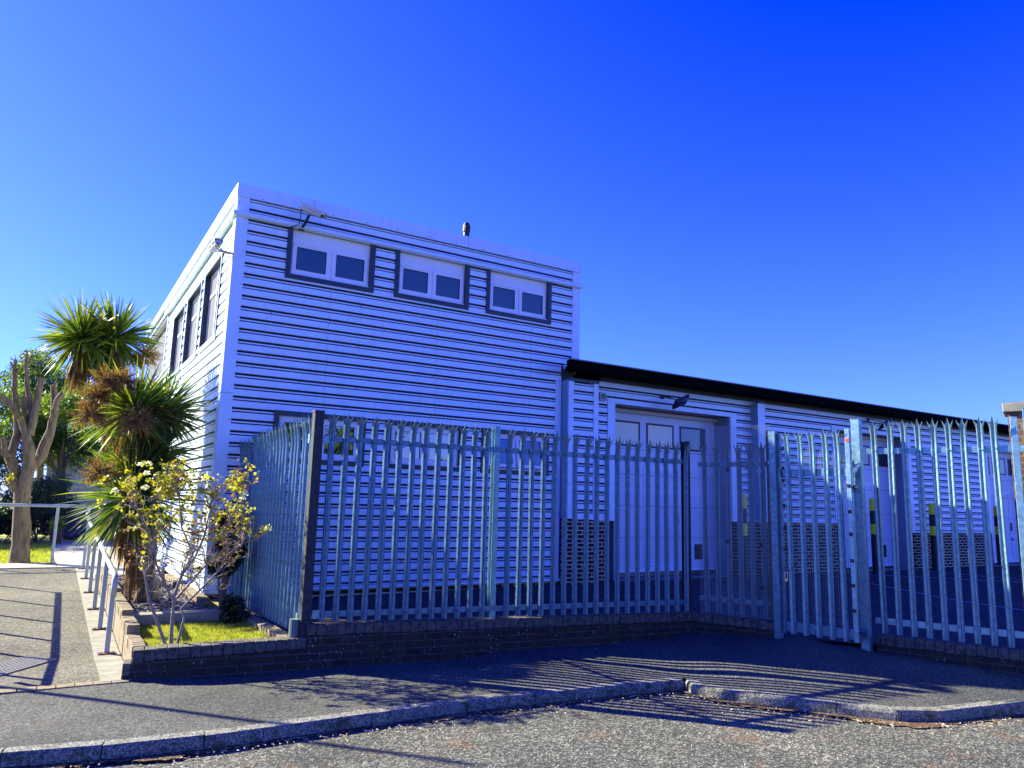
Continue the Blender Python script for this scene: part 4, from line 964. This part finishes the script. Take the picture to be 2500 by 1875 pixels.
def make_palm(root, trunks, heads, skirt, infl):
    b = MB()
    for P, r in trunks: b.tube(P, r, 14)
    b.build('trunk', M_palmtrunk, root, smooth=True)
    for c, L, n, dr, zm in heads:
        b = MB()
        for _ in range(n):
            d = rdir(zm, 1.0); b.cur = 1 if rnd() < (.38 if d.x < 0.1 else .15) else 0
            blade(b, Vector(c) + d * .05, d, L * U(.72, 1.08), U(.026, .040) * L / .8, dr * U(.1, .8) * (1.1 - max(0, d.z)), 4, U(-1.2, 1.2))
        b.build('leaf_head', [M_palm, M_palmy], root)
        b = MB()
        for _ in range(int(n * .5)):
            d = rdir(-1, -.2); blade(b, Vector(c) + Vector((U(-.05, .05), U(-.05, .05), U(-.35, 0))), d + Vector((0, 0, -.6)), L * U(.5, .9), U(.02, .035), 2.2, 4, U(-1.5, 1.5))
        b.build('dead_leaves', M_dead, root)
    for (x, y, z0, z1, n, sp) in skirt:
        b = MB()
        for _ in range(n):
            a = U(0, 6.283); z = U(z0, z1); blade(b, (x + math.cos(a) * .12, y + math.sin(a) * .12, z), (math.cos(a) * sp, math.sin(a) * sp, -.8), U(.45, .85), U(.022, .036), 2.4, 4, U(-1, 1))
        b.build('dead_leaf_skirt', M_dead, root)
    for c, r in infl:
        b = MB(); c = Vector(c)
        r *= .88
        for _ in range(int(110 * r / .26)):
            d = rdir(-.8, 1); k = U(.7, 1.08); e = c + Vector((d.x * r, d.y * r, d.z * r * .8)) * k; b.tube([c, (c + e) / 2 + Vector((0, 0, .02)), e], [.005, .004, .002], 3, False)
            for _ in range(16):
                q = c.lerp(e, U(.35, 1.05)); blade(b, q, d + rdir() * .7, U(.03, .07), .010, .3, 2)
        b.build('dry_flower_cluster', M_infl, root)
palm = thing('cabbage_palm', 'nearer cabbage palm beside the rose bush, with a golden skirt of dead leaves', 'palm', (1.28, 11.2, .3), 'cabbage palms in the slate bed')
make_palm(palm, [([(1.27, 11.2, .27), (1.27, 11.2, .5), (1.22, 11.2, .7), (1.17, 11.22, 1.25), (1.08, 11.2, 1.8), (.98, 11.2, 2.3), (.88, 11.1, 2.75)], [.17, .13, .12, .12, .12, .11, .09]),
    ([(1.05, 11.2, 2.0), (1.15, 11.3, 2.4), (1.25, 11.35, 2.85)], [.1, .08, .06]), ([(1.15, 11.2, 1.2), (1.0, 11.1, 1.45), (.9, 11.05, 1.72)], [.1, .08, .06])],
    [((.88, 11.0, 2.78), .74, 400, .9, -.6), ((1.24, 11.3, 2.82), .68, 300, 1.0, -.5), ((.95, 11.0, 1.64), .82, 400, 1.0, -.8), ((.98, 11.1, 1.98), .66, 200, .6, -.2), ((1.22, 11.15, 2.25), .62, 200, 1.3, -.8)],
    [(1.16, 11.2, .95, 1.7, 320, .16), (1.05, 11.2, 1.9, 2.5, 160, .14)],
    [((.36, 10.5, 2.66), .30), ((.42, 10.6, 2.90), .28), ((.50, 10.7, 3.12), .30), ((.70, 10.7, 3.14), .26), ((.86, 10.3, 2.60), .32), ((.52, 10.4, 1.96), .28), ((1.30, 11.0, 2.74), .24)])
KP = 13.3 / 11.2
def far(p): return (p[0] * KP, 13.3, 1.7 + (p[1] - 1.7) * KP)
palm2 = thing('cabbage_palm', 'taller cabbage palm behind, its two spiky heads topping the group beside the roof line', 'palm', (1.42, 13.2, .3), 'cabbage palms in the slate bed')
make_palm(palm2, [([(1.40, 13.1, .27), (1.38, 13.1, .9), (1.28, 13.15, 1.6), (1.10, 13.2, 2.5), (.87, 13.25, 3.2)], [.2, .15, .14, .13, .12]),
    ([(.87, 13.25, 3.1), (.55, 13.3, 3.5), (.2, 13.3, 3.95)], [.1, .085, .07]), ([(.85, 13.25, 3.15), (.76, 13.3, 3.6), (.66, 13.3, 4.05)], [.1, .08, .07])],
    [(far((.18, 3.72)), .76, 400, .95, -.8), (far((.55, 3.78)), .74, 380, .9, -.75)],
    [(.82, 13.25, 2.9, 3.5, 160, .2), (1.32, 13.1, .9, 2.2, 260, .15)],
    [(far((.98, 3.58)), .28), (far((.84, 3.50)), .25), (far((.50, 3.20)), .33), (far((.62, 3.36)), .27), (far((.38, 3.30)), .22)])
# pollarded tree
tree = thing('pollarded_tree', 'bare pollarded tree with thick cut stubs standing on the lawn behind the guard rail', 'tree', (-.29, 17.9, .3))
SK = [([(-.29, .29), (-.31, .6), (-.34, 1.1), (-.40, 1.72)], [.205, .165, .150, .135]), ([(-.4, 1.66), (-.56, 2.07), (-.67, 2.35)], [.12, .10, .09]), ([(-.67, 2.33), (-.75, 2.46), (-.79, 2.68)], [.07, .055, .05]), ([(-.67, 2.33), (-.8, 2.44), (-1.0, 2.5)], [.07, .06, .06]),
 ([(-.66, 2.33), (-.58, 2.79), (-.63, 3.05), (-.72, 3.53), (-.77, 3.95), (-.77, 4.15)], [.08, .075, .06, .05, .04, .022]), ([(-.39, 1.68), (-.34, 2.2), (-.40, 2.56), (-.46, 2.8), (-.57, 3.06), (-.71, 3.24), (-.9, 3.43)], [.13, .11, .10, .08, .065, .06, .06]),
 ([(-.45, 2.7), (-.40, 3.14), (-.53, 3.67), (-.59, 4.04), (-.61, 4.29)], [.075, .06, .045, .045, .022]), ([(-.59, 4.0), (-.52, 4.31)], [.035, .02]), ([(-.4, 2.75), (-.34, 3.4), (-.32, 3.83)], [.08, .065, .06]), ([(-.48, 2.8), (-.54, 3.25), (-.55, 3.46)], [.06, .055, .05]),
 ([(-.36, 2.1), (-.17, 2.4), (-.07, 2.9), (-.04, 3.3), (-.12, 3.75)], [.11, .10, .085, .075, .05]), ([(-.05, 3.25), (-.02, 3.47), (.05, 3.58)], [.06, .055, .05]), ([(-.77, 3.99), (-.85, 4.1)], [.03, .015]), ([(-.75, 3.92), (-.68, 4.05)], [.03, .015]), ([(-.35, 1.65), (-.47, 1.75), (-.60, 1.86)], [.10, .09, .08])]
SC = 17.9 / 16.6
for i, (P, rs) in enumerate(SK):
    b = MB(); pts = []; rr = []
    for j in range(len(P) - 1):
        for u in (0, .33, .66):
            x = P[j][0] + (P[j + 1][0] - P[j][0]) * u; z = P[j][1] + (P[j + 1][1] - P[j][1]) * u; r = rs[j] + (rs[j + 1] - rs[j]) * u
            pts.append((x * SC + U(-.008, .008), 17.9 + .12 * math.sin(i * 2.1) * (z - .3) / 3, 1.7 + (z - 1.7) * SC)); rr.append(r * SC * U(.92, 1.1) * .92)
    pts.append((P[-1][0] * SC, 17.9 + .12 * math.sin(i * 2.1) * (P[-1][1] - .3) / 3, 1.7 + (P[-1][1] - 1.7) * SC)); rr.append(rs[-1] * SC * 1.02)
    b.tube(pts, rr, 12); b.m[-1] = 1; b.sphere(pts[-2], rr[-2] * 1.12, 8, 6, .12)
    b.build('trunk' if i == 0 else 'limb', [M_bark, M_cut], tree, smooth=False)
for (x, z) in ((-.77, 4.15), (-.61, 4.29), (-.32, 3.83), (-.12, 3.75), (.05, 3.58), (-.9, 3.43), (-.55, 3.46), (-.79, 2.68), (-.6, 1.86), (-.75, 3.6), (-.57, 3.9), (-.1, 3.1)):
    b = MB(); p = Vector((x * SC, 17.9 + U(-.02, .06), 1.7 + (z - 1.7) * SC - .03)); b.sphere(p, .035, 6, 4)
    for _ in range(5):
        d = (rdir(.1, 1) + Vector((0, 0, .4))).normalized(); q = p + d * U(.05, .22); b.tube([p, (p + q) / 2 + rdir() * .01, q], [.014, .008, .003], 4)
    b.build('twig', M_bark, tree)
b = MB()
for c in ((-.65, 17.8, 1.95), (-.6, 17.8, 3.2), (-.9, 17.8, 1.5)):
    for _ in range(60): blade(b, Vector(c) + rdir() * U(0, .14), rdir(), .07, .035, .2, 2)
b.build('leaf_sprout', M_rosel, tree)
# leaf clump crowns
def leaves(b, c, r, n, s, shell=.55, sq=(1, 1, 1)):
    for _ in range(n):
        d = rdir(); q = U(shell, 1.0) ** .6 * r * (1 + .18 * math.sin(d.x * 7 + d.z * 5) * math.cos(d.y * 6)); p = Vector((c[0] + d.x * q * sq[0], c[1] + d.y * q * sq[1], c[2] + d.z * q * sq[2]))
        a = rdir(); e = a.cross(rdir()).normalized(); k = s * U(.6, 1.3); a = a * k; e = e * k * .45
        b.add([tuple(p - a), tuple(p + e), tuple(p + a), tuple(p - e)], [(0, 1, 2, 3)])
def tree_at(x, y, z, h, rad, n, s, mats, label, name='background_tree', trunk=.16, group='trees behind the lawn', base=.35):
    t = thing(name, label, 'tree', (x, y, z), group); b = MB()
    b.tube([(x, y, z), (x + .1, y, z + h * .3), (x - .05, y + .1, z + h * .6), (x, y, z + h * .8)], [trunk, trunk * .8, trunk * .5, trunk * .2], 8)
    for _ in range(6):
        d = rdir(.1, .8); b.tube([(x, y, z + h * .4), (x + d.x * rad * .5, y + d.y * rad * .5, z + h * .5 + d.z * rad * .5), (x + d.x * rad * .8, y + d.y * rad * .8, z + h * .55 + d.z * rad)], [trunk * .4, trunk * .25, trunk * .08], 5)
    b.build('trunk', M_bark, t)
    b = MB(); nb = 22
    for i in range(nb):
        d = rdir(-.9, 1); rr = rad * U(.25, .45); f = U(.35, .85); b.cur = int(rnd() < .4)
        leaves(b, (x + d.x * rad * f, y + d.y * rad * f, z + h * (base + (1 - base) / 2) + d.z * h * (1 - base) / 2 * f), rr, n // nb, s, .3)
    b.build('crown', mats, t); return t
tree_at(-1.9, 27.5, 0, 4.6, 1.6, 14000, .055, [M_tree1, M_shrub], 'lower leafy tree filling the gap behind the pollarded trunk', base=.05)
tree_at(-3.2, 31, 0, 6.6, 2.3, 18000, .07, [M_tree1, M_tree2], 'broad sunlit green tree behind the pollarded tree at the left edge')
tree_at(.3, 29.2, 0, 5.6, 1.5, 12000, .06, [M_tree1, M_tree2], 'rounded green tree close in front of the pale far building', base=.42)
tree_at(-.4, 34, 0, 7.3, 2.2, 18000, .075, [M_tree1, M_tree2], 'bright green tree showing between the pollarded limbs and the palm')
tree_at(2.0, 38, 0, 6.6, 2.2, 14000, .085, [M_tree2, M_tree1], 'dark green tree behind the palm beside the far building')
tree_at(-6.0, 29, 0, 6.0, 2.2, 10000, .09, [M_tree2, M_tree1], 'darker tree at the far left behind the lawn')
def shrub(x, y, z, rx, ry, h, n, s, m, label, name='shrub', group=None):
    t = thing(name, label, 'shrub', (x, y, z), group); b = MB()
    for _ in range(9): d = rdir(.3, 1); b.tube([(x, y, z), (x + d.x * rx * .7, y + d.y * ry * .7, z + d.z * h * .8)], [.02, .006], 5)
    b.build('stems', M_bark, t); b = MB(); nb = 16
    for i in range(nb):
        d = rdir(-1, 1); f = U(.2, .75); rr = min(rx, ry, h / 2) * U(.35, .6)
        leaves(b, (x + d.x * rx * f, y + d.y * ry * f, z + h * .5 + d.z * h * .42 * f), rr, n // nb, s, .2)
    b.build('foliage', m, t); return t
shrub(-.12, 25.6, .25, 1.2, .8, 2.4, 13000, .038, M_shrub, 'grey-green leafy shrub right of the pollarded trunk')
shrub(-2.4, 25.4, .25, 1.5, .9, 2.6, 13000, .04, M_shrub, 'large grey-green shrub left of the pollarded trunk', group=None)
shrub(-.9, 24.6, .25, 1.6, .4, 1.2, 4500, .05, M_darkleaf, 'low dark hedge shrub at the back edge of the lawn')
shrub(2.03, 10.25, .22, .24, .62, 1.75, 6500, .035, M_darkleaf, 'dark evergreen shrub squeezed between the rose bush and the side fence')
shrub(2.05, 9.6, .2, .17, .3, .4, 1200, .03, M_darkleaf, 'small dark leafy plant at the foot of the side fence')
t = thing('potted_plant', 'small leafy plant in a dark pot at the corner of the far lawn', 'potted plant', (.33, 24.2, .33)); b = MB(); b.tube([(.33, 24.2, .33), (.33, 24.2, .68)], [.13, .18], 14); b.build('pot', M_terracotta, t)
b = MB(); leaves(b, (.33, 24.2, .85), .24, 500, .04, .1); b.build('foliage', M_tree1, t)
# far building and bin
t = thing('far_building', 'pale blue-shaded low building with a white roof edge behind the shrubs and palm', 'building', (3.2, 32, 0))
b = MB(); b.box(-.1, 8, 30, 36, 0, 2.85); b.build('wall', M_render, t); b = MB(); b.prism([(-.2, 29.8), (8.2, 29.8), (8.2, 36), (-.2, 36)], lambda x, y: 2.86, lambda x, y: 2.98 + .03 * max(0, x)); b.build('roof', M_flags, t)
b = MB(); b.box(.45, 2.4, 29.93, 29.99, .3, 1.35); b.build('blue_door', M_deepblue, t)
t = thing('low_boundary_wall', 'low brick wall at the end of the pale path', 'brick wall', (1, 28, 0)); b = MB(); b.box(.3, 3, 27.7, 27.92, 0, .55); b.build('brickwork', M_pillar, t)
t = thing('blue_container', 'dark blue metal container standing at the end of the path behind the handrail', 'container', (1.1, 27, .3)); b = MB(); b.box(.48, 2.0, 26.2, 27.4, .42, 1.28); bevel(b.build('body', M_deepblue, t), .02); b = MB(); b.box(.44, 2.04, 26.16, 27.44, 1.281, 1.34); b.build('lid', M_deepblue, t)
b = MB()
for x in (.6, 1.85):
    for y in (26.3, 27.25): b.box(x - .06, x + .06, y - .06, y + .06, .333, .419)
b.build('foot', M_boltblack, t)
# rose bush
rose = thing('rose_bush', 'leggy rose bush with bare grey stems, yellowing leaves and white blooms in the brick planter', 'rose bush', (1.21, 8.5, .215))
STEMS = [[(1.21, .2), (1.20, .41), (1.20, .66), (1.18, .74)], [(1.17, .2), (1.06, .47), (.97, .67), (.91, .93), (.97, 1.05), (.91, 1.33), (.78, 1.55)], [(1.26, .2), (1.29, .38), (1.31, .49), (1.27, .58), (1.43, .75), (1.59, .93), (1.68, 1.11), (1.82, 1.22)],
 [(1.19, .71), (1.24, .91), (1.35, 1.1), (1.41, 1.3), (1.44, 1.57)], [(1.19, .66), (1.1, .82), (.99, 1.05), (.96, 1.3), (.98, 1.62)], [(1.20, .66), (1.35, .85), (1.47, 1.01), (1.52, 1.22), (1.65, 1.43), (1.75, 1.71)], [(1.24, .91), (1.33, 1.12), (1.2, 1.39), (1.15, 1.69)]]
KY = 8.42 / 8.35; tips = []; b = MB()
def twig(p, d, L, r, depth):
    n = 3; pts = [Vector(p)]
    for i in range(n): d = (d + rdir() * .38 + Vector((0, 0, .05))).normalized(); pts.append(pts[-1] + d * L / n)
    b.tube(pts, [r * (1 - .6 * i / n) for i in range(n + 1)], 4, False)
    if depth > 0:
        for k in range(random.choice((2, 3, 3))): twig(pts[random.choice((1, 2, 3))], (d + rdir() * .8).normalized(), L * U(.55, .85), r * .62, depth - 1)
    else: tips.append((pts[-1], pts[-2]))
for i, S in enumerate(STEMS):
    yo = U(-.12, .12) if i > 2 else 0; pts = []
    for x, z in S: k = max(0, (z - .5)); pts.append(Vector((x * KY, 8.42 + yo * k * 1.5 + U(-.01, .01), 1.7 + (z - 1.7) * KY)))
    r0 = [.022, .018, .015, .016, .014, .014, .012][i]; b.tube(pts, [r0 * (1 - .55 * j / (len(pts) - 1)) for j in range(len(pts))], 7)
    if i == 0: continue
    for j, p in enumerate(pts):
        if p.z < .72: continue
        for _ in range(5 if j < len(pts) - 1 else 9): twig(p, ((pts[j] - pts[j - 1]).normalized() + rdir() * .9 + Vector((-.08, 0, .25))).normalized(), U(.13, .24), .006, 2)
b.build('stems', M_twig, rose)
b = MB()
def roseleaf(p):
    d = rdir(-.6, .5); e = d.cross(rdir()).normalized(); L = U(.022, .040); c = Vector(p); w = L * .55; up = d.cross(e) * U(-.006, .006)
    b.add([tuple(c), tuple(c + d * L * .5 + e * w), tuple(c + d * L * 1.3), tuple(c + d * L * .5 - e * w), tuple(c + d * L * .6 + up)], [(0, 1, 4), (1, 2, 4), (2, 3, 4), (3, 0, 4)])
for t0, t1 in tips:
    hi = t0.z; pr_ = .85 if hi > 1.5 else (.4 if hi > 1.25 else .10)
    if rnd() < pr_:
        b.cur = 0 if rnd() < (.86 if hi > 1.4 else .6) else 1
        for _ in range(random.choice((2, 4, 6))): roseleaf(t0.lerp(t1, rnd()) + rdir() * .02)
b.build('leaves', [M_rosel, M_roseb], rose)
FL = [(.84, 2.01), (.77, 2.0), (.84, 1.92), (.83, 1.77), (.57, 1.73), (1.38, 1.87), (1.01, 1.67), (1.79, 1.74), (2.07, 1.37), (1.77, 1.69)]
for x, z in FL:
    b = MB(); c = Vector((x * KY, 8.42 + U(-.06, .06), 1.7 + (z - 1.7) * KY)); r = U(.036, .052)
    for k in range(22):
        d = rdir(-.25, 1); e = d.cross(rdir()).normalized(); f = d.cross(e); q = c + d * r * .45; s = r * U(.5, .75)
        b.add([tuple(q - e * s * .6), tuple(q + d * s * .3 - f * s * .6), tuple(q + e * s * .6), tuple(q + d * s * .9 + f * s * .2), tuple(q + d * s * .35)], [(0, 1, 4), (1, 2, 4), (2, 3, 4), (3, 0, 4)])
    b.build('white_bloom', M_petal, rose)
    near = min(tips, key=lambda q: (q[0] - c).length)[0]
    s = MB(); s.tube([near, (near + c) / 2 + rdir() * .01, c], [.004, .003, .003], 4); s.build('flower_stalk', M_twig, rose)
# trees behind the camera, mirrored in the windows
tree_at(9, -16, -.1, 7.5, 3.0, 3000, .26, [M_tree1, M_tree2], 'large tree across the road behind the viewer, mirrored in the lower windows', group='trees across the road behind the viewer', base=.15)
tree_at(15, -19, -.1, 8.0, 3.2, 3000, .26, [M_tree2, M_tree1], 'second tree across the road behind the viewer, right of the large one', group='trees across the road behind the viewer', base=.15)
tree_at(3, -18, -.1, 6.5, 2.8, 3000, .26, [M_tree2, M_tree1], 'leftmost tree across the road behind the viewer', group='trees across the road behind the viewer', base=.15)
# ------------------------------------------------------------------ debris in the gutter
M_dirt = aggregate('gutter_dirt', [(0.0, (0.02, 0.014, 0.01)), (0.5, (0.08, 0.05, 0.025)), (1.0, (0.32, 0.25, 0.14))], 75, ((0.05, 0.03, 0.015), (0.17, 0.10, 0.045)), (0.22, 0.11, 0.02), 0.9)
b = MB(); Kd = resample(KERB[2:], .04); rr_ = 0.0; o0 = None
for k in range(len(Kd) - 1):
    d = (Kd[k + 1] - Kd[k]); d = d.normalized() if d.length > 1e-6 else Vector((1, 0)); n = Vector((d.y, -d.x)); p = Kd[k]
    w_ = .03 + .04 * math.sin(p.x * 2.3) + .035 * math.sin(p.x * 9.1 + p.y) + U(-.02, .06) + (.07 if 6.3 < p.x < 9.5 and p.y < 4.4 else 0)
    q = p + n * max(.03, w_); b.v += [(p.x, p.y, -.088), (q.x, q.y, -.0905)]
    if k: a = 2 * k; b.f.append((a - 2, a, a + 1, a - 1)); b.m.append(0)
tag(b.build('gutter_dirt', M_dirt), 'rust-brown dirt and moss banked in the gutter against the kerb', 'dirt', kind='stuff')
b = MB(); Kp = resample(KERB[4:], .05)
for _ in range(1500):
    k = int(U(0, len(Kp) - 2)); a = Kp[k]; d = (Kp[k + 1] - a); d = d.normalized() if d.length > 1e-6 else Vector((1, 0)); n = Vector((d.y, -d.x)); o = abs(random.gauss(0, .16)) + .01
    p = a + n * o; z = -.095; b.cur = 1 if rnd() < .06 else 0
    if rnd() < .45: an = U(0, 6.28); L = U(.015, .07); q = p + Vector((math.cos(an), math.sin(an))) * L; b.tube([(p.x, p.y, z + .006), (q.x, q.y, z + .006)], .0018, 3)
    else:
        s = U(.004, .014); a0 = U(0, 6.28); pts = [(p.x + math.cos(a0 + i * 1.57) * s * U(.6, 1.3), p.y + math.sin(a0 + i * 1.57) * s * U(.6, 1.3), z + U(.0, .012)) for i in range(4)]; b.add(pts + [(p.x, p.y, z + s * .8)], [(0, 1, 4), (1, 2, 4), (2, 3, 4), (3, 0, 4)])
tag(b.build('gutter_litter', [M_litter, M_litterw]), 'dry twigs, leaves and grit gathered in the gutter along the kerb', 'litter', kind='stuff')
b = MB()
for _ in range(60):
    x, y = U(-1, 8), U(5.9, 8); 
    if y > FY(x) - .03 or y < 6.2 or (x > 5.6 and y < 5.9): continue
    z = gz(x, y) + .004; s = U(.002, .005); b.sphere((x, y, z), s, 5, 3, .3)
for _ in range(260):
    x, y = U(.5, 8), U(2.5, 5.6)
    if y > 3.2 + (x < 5.4) * 2.3: continue
    s = U(.002, .005); b.sphere((x, y, -.1), s, 5, 3, .3)
tag(b.build('loose_grit', M_litterw), 'pale loose grit scattered over the road and pavement', 'grit', kind='stuff')
t = thing('weed', 'dry yellow tuft of weed growing at the kerb corner', 'weed', (5.75, 5.45, -.1)); b = MB()
for _ in range(70): blade(b, (5.75 + U(-.06, .06), 5.40 + U(-.06, .06), -.1), rdir(.2, 1), U(.04, .09), .006, .4, 2)
b.build('blades', M_rosel, t)
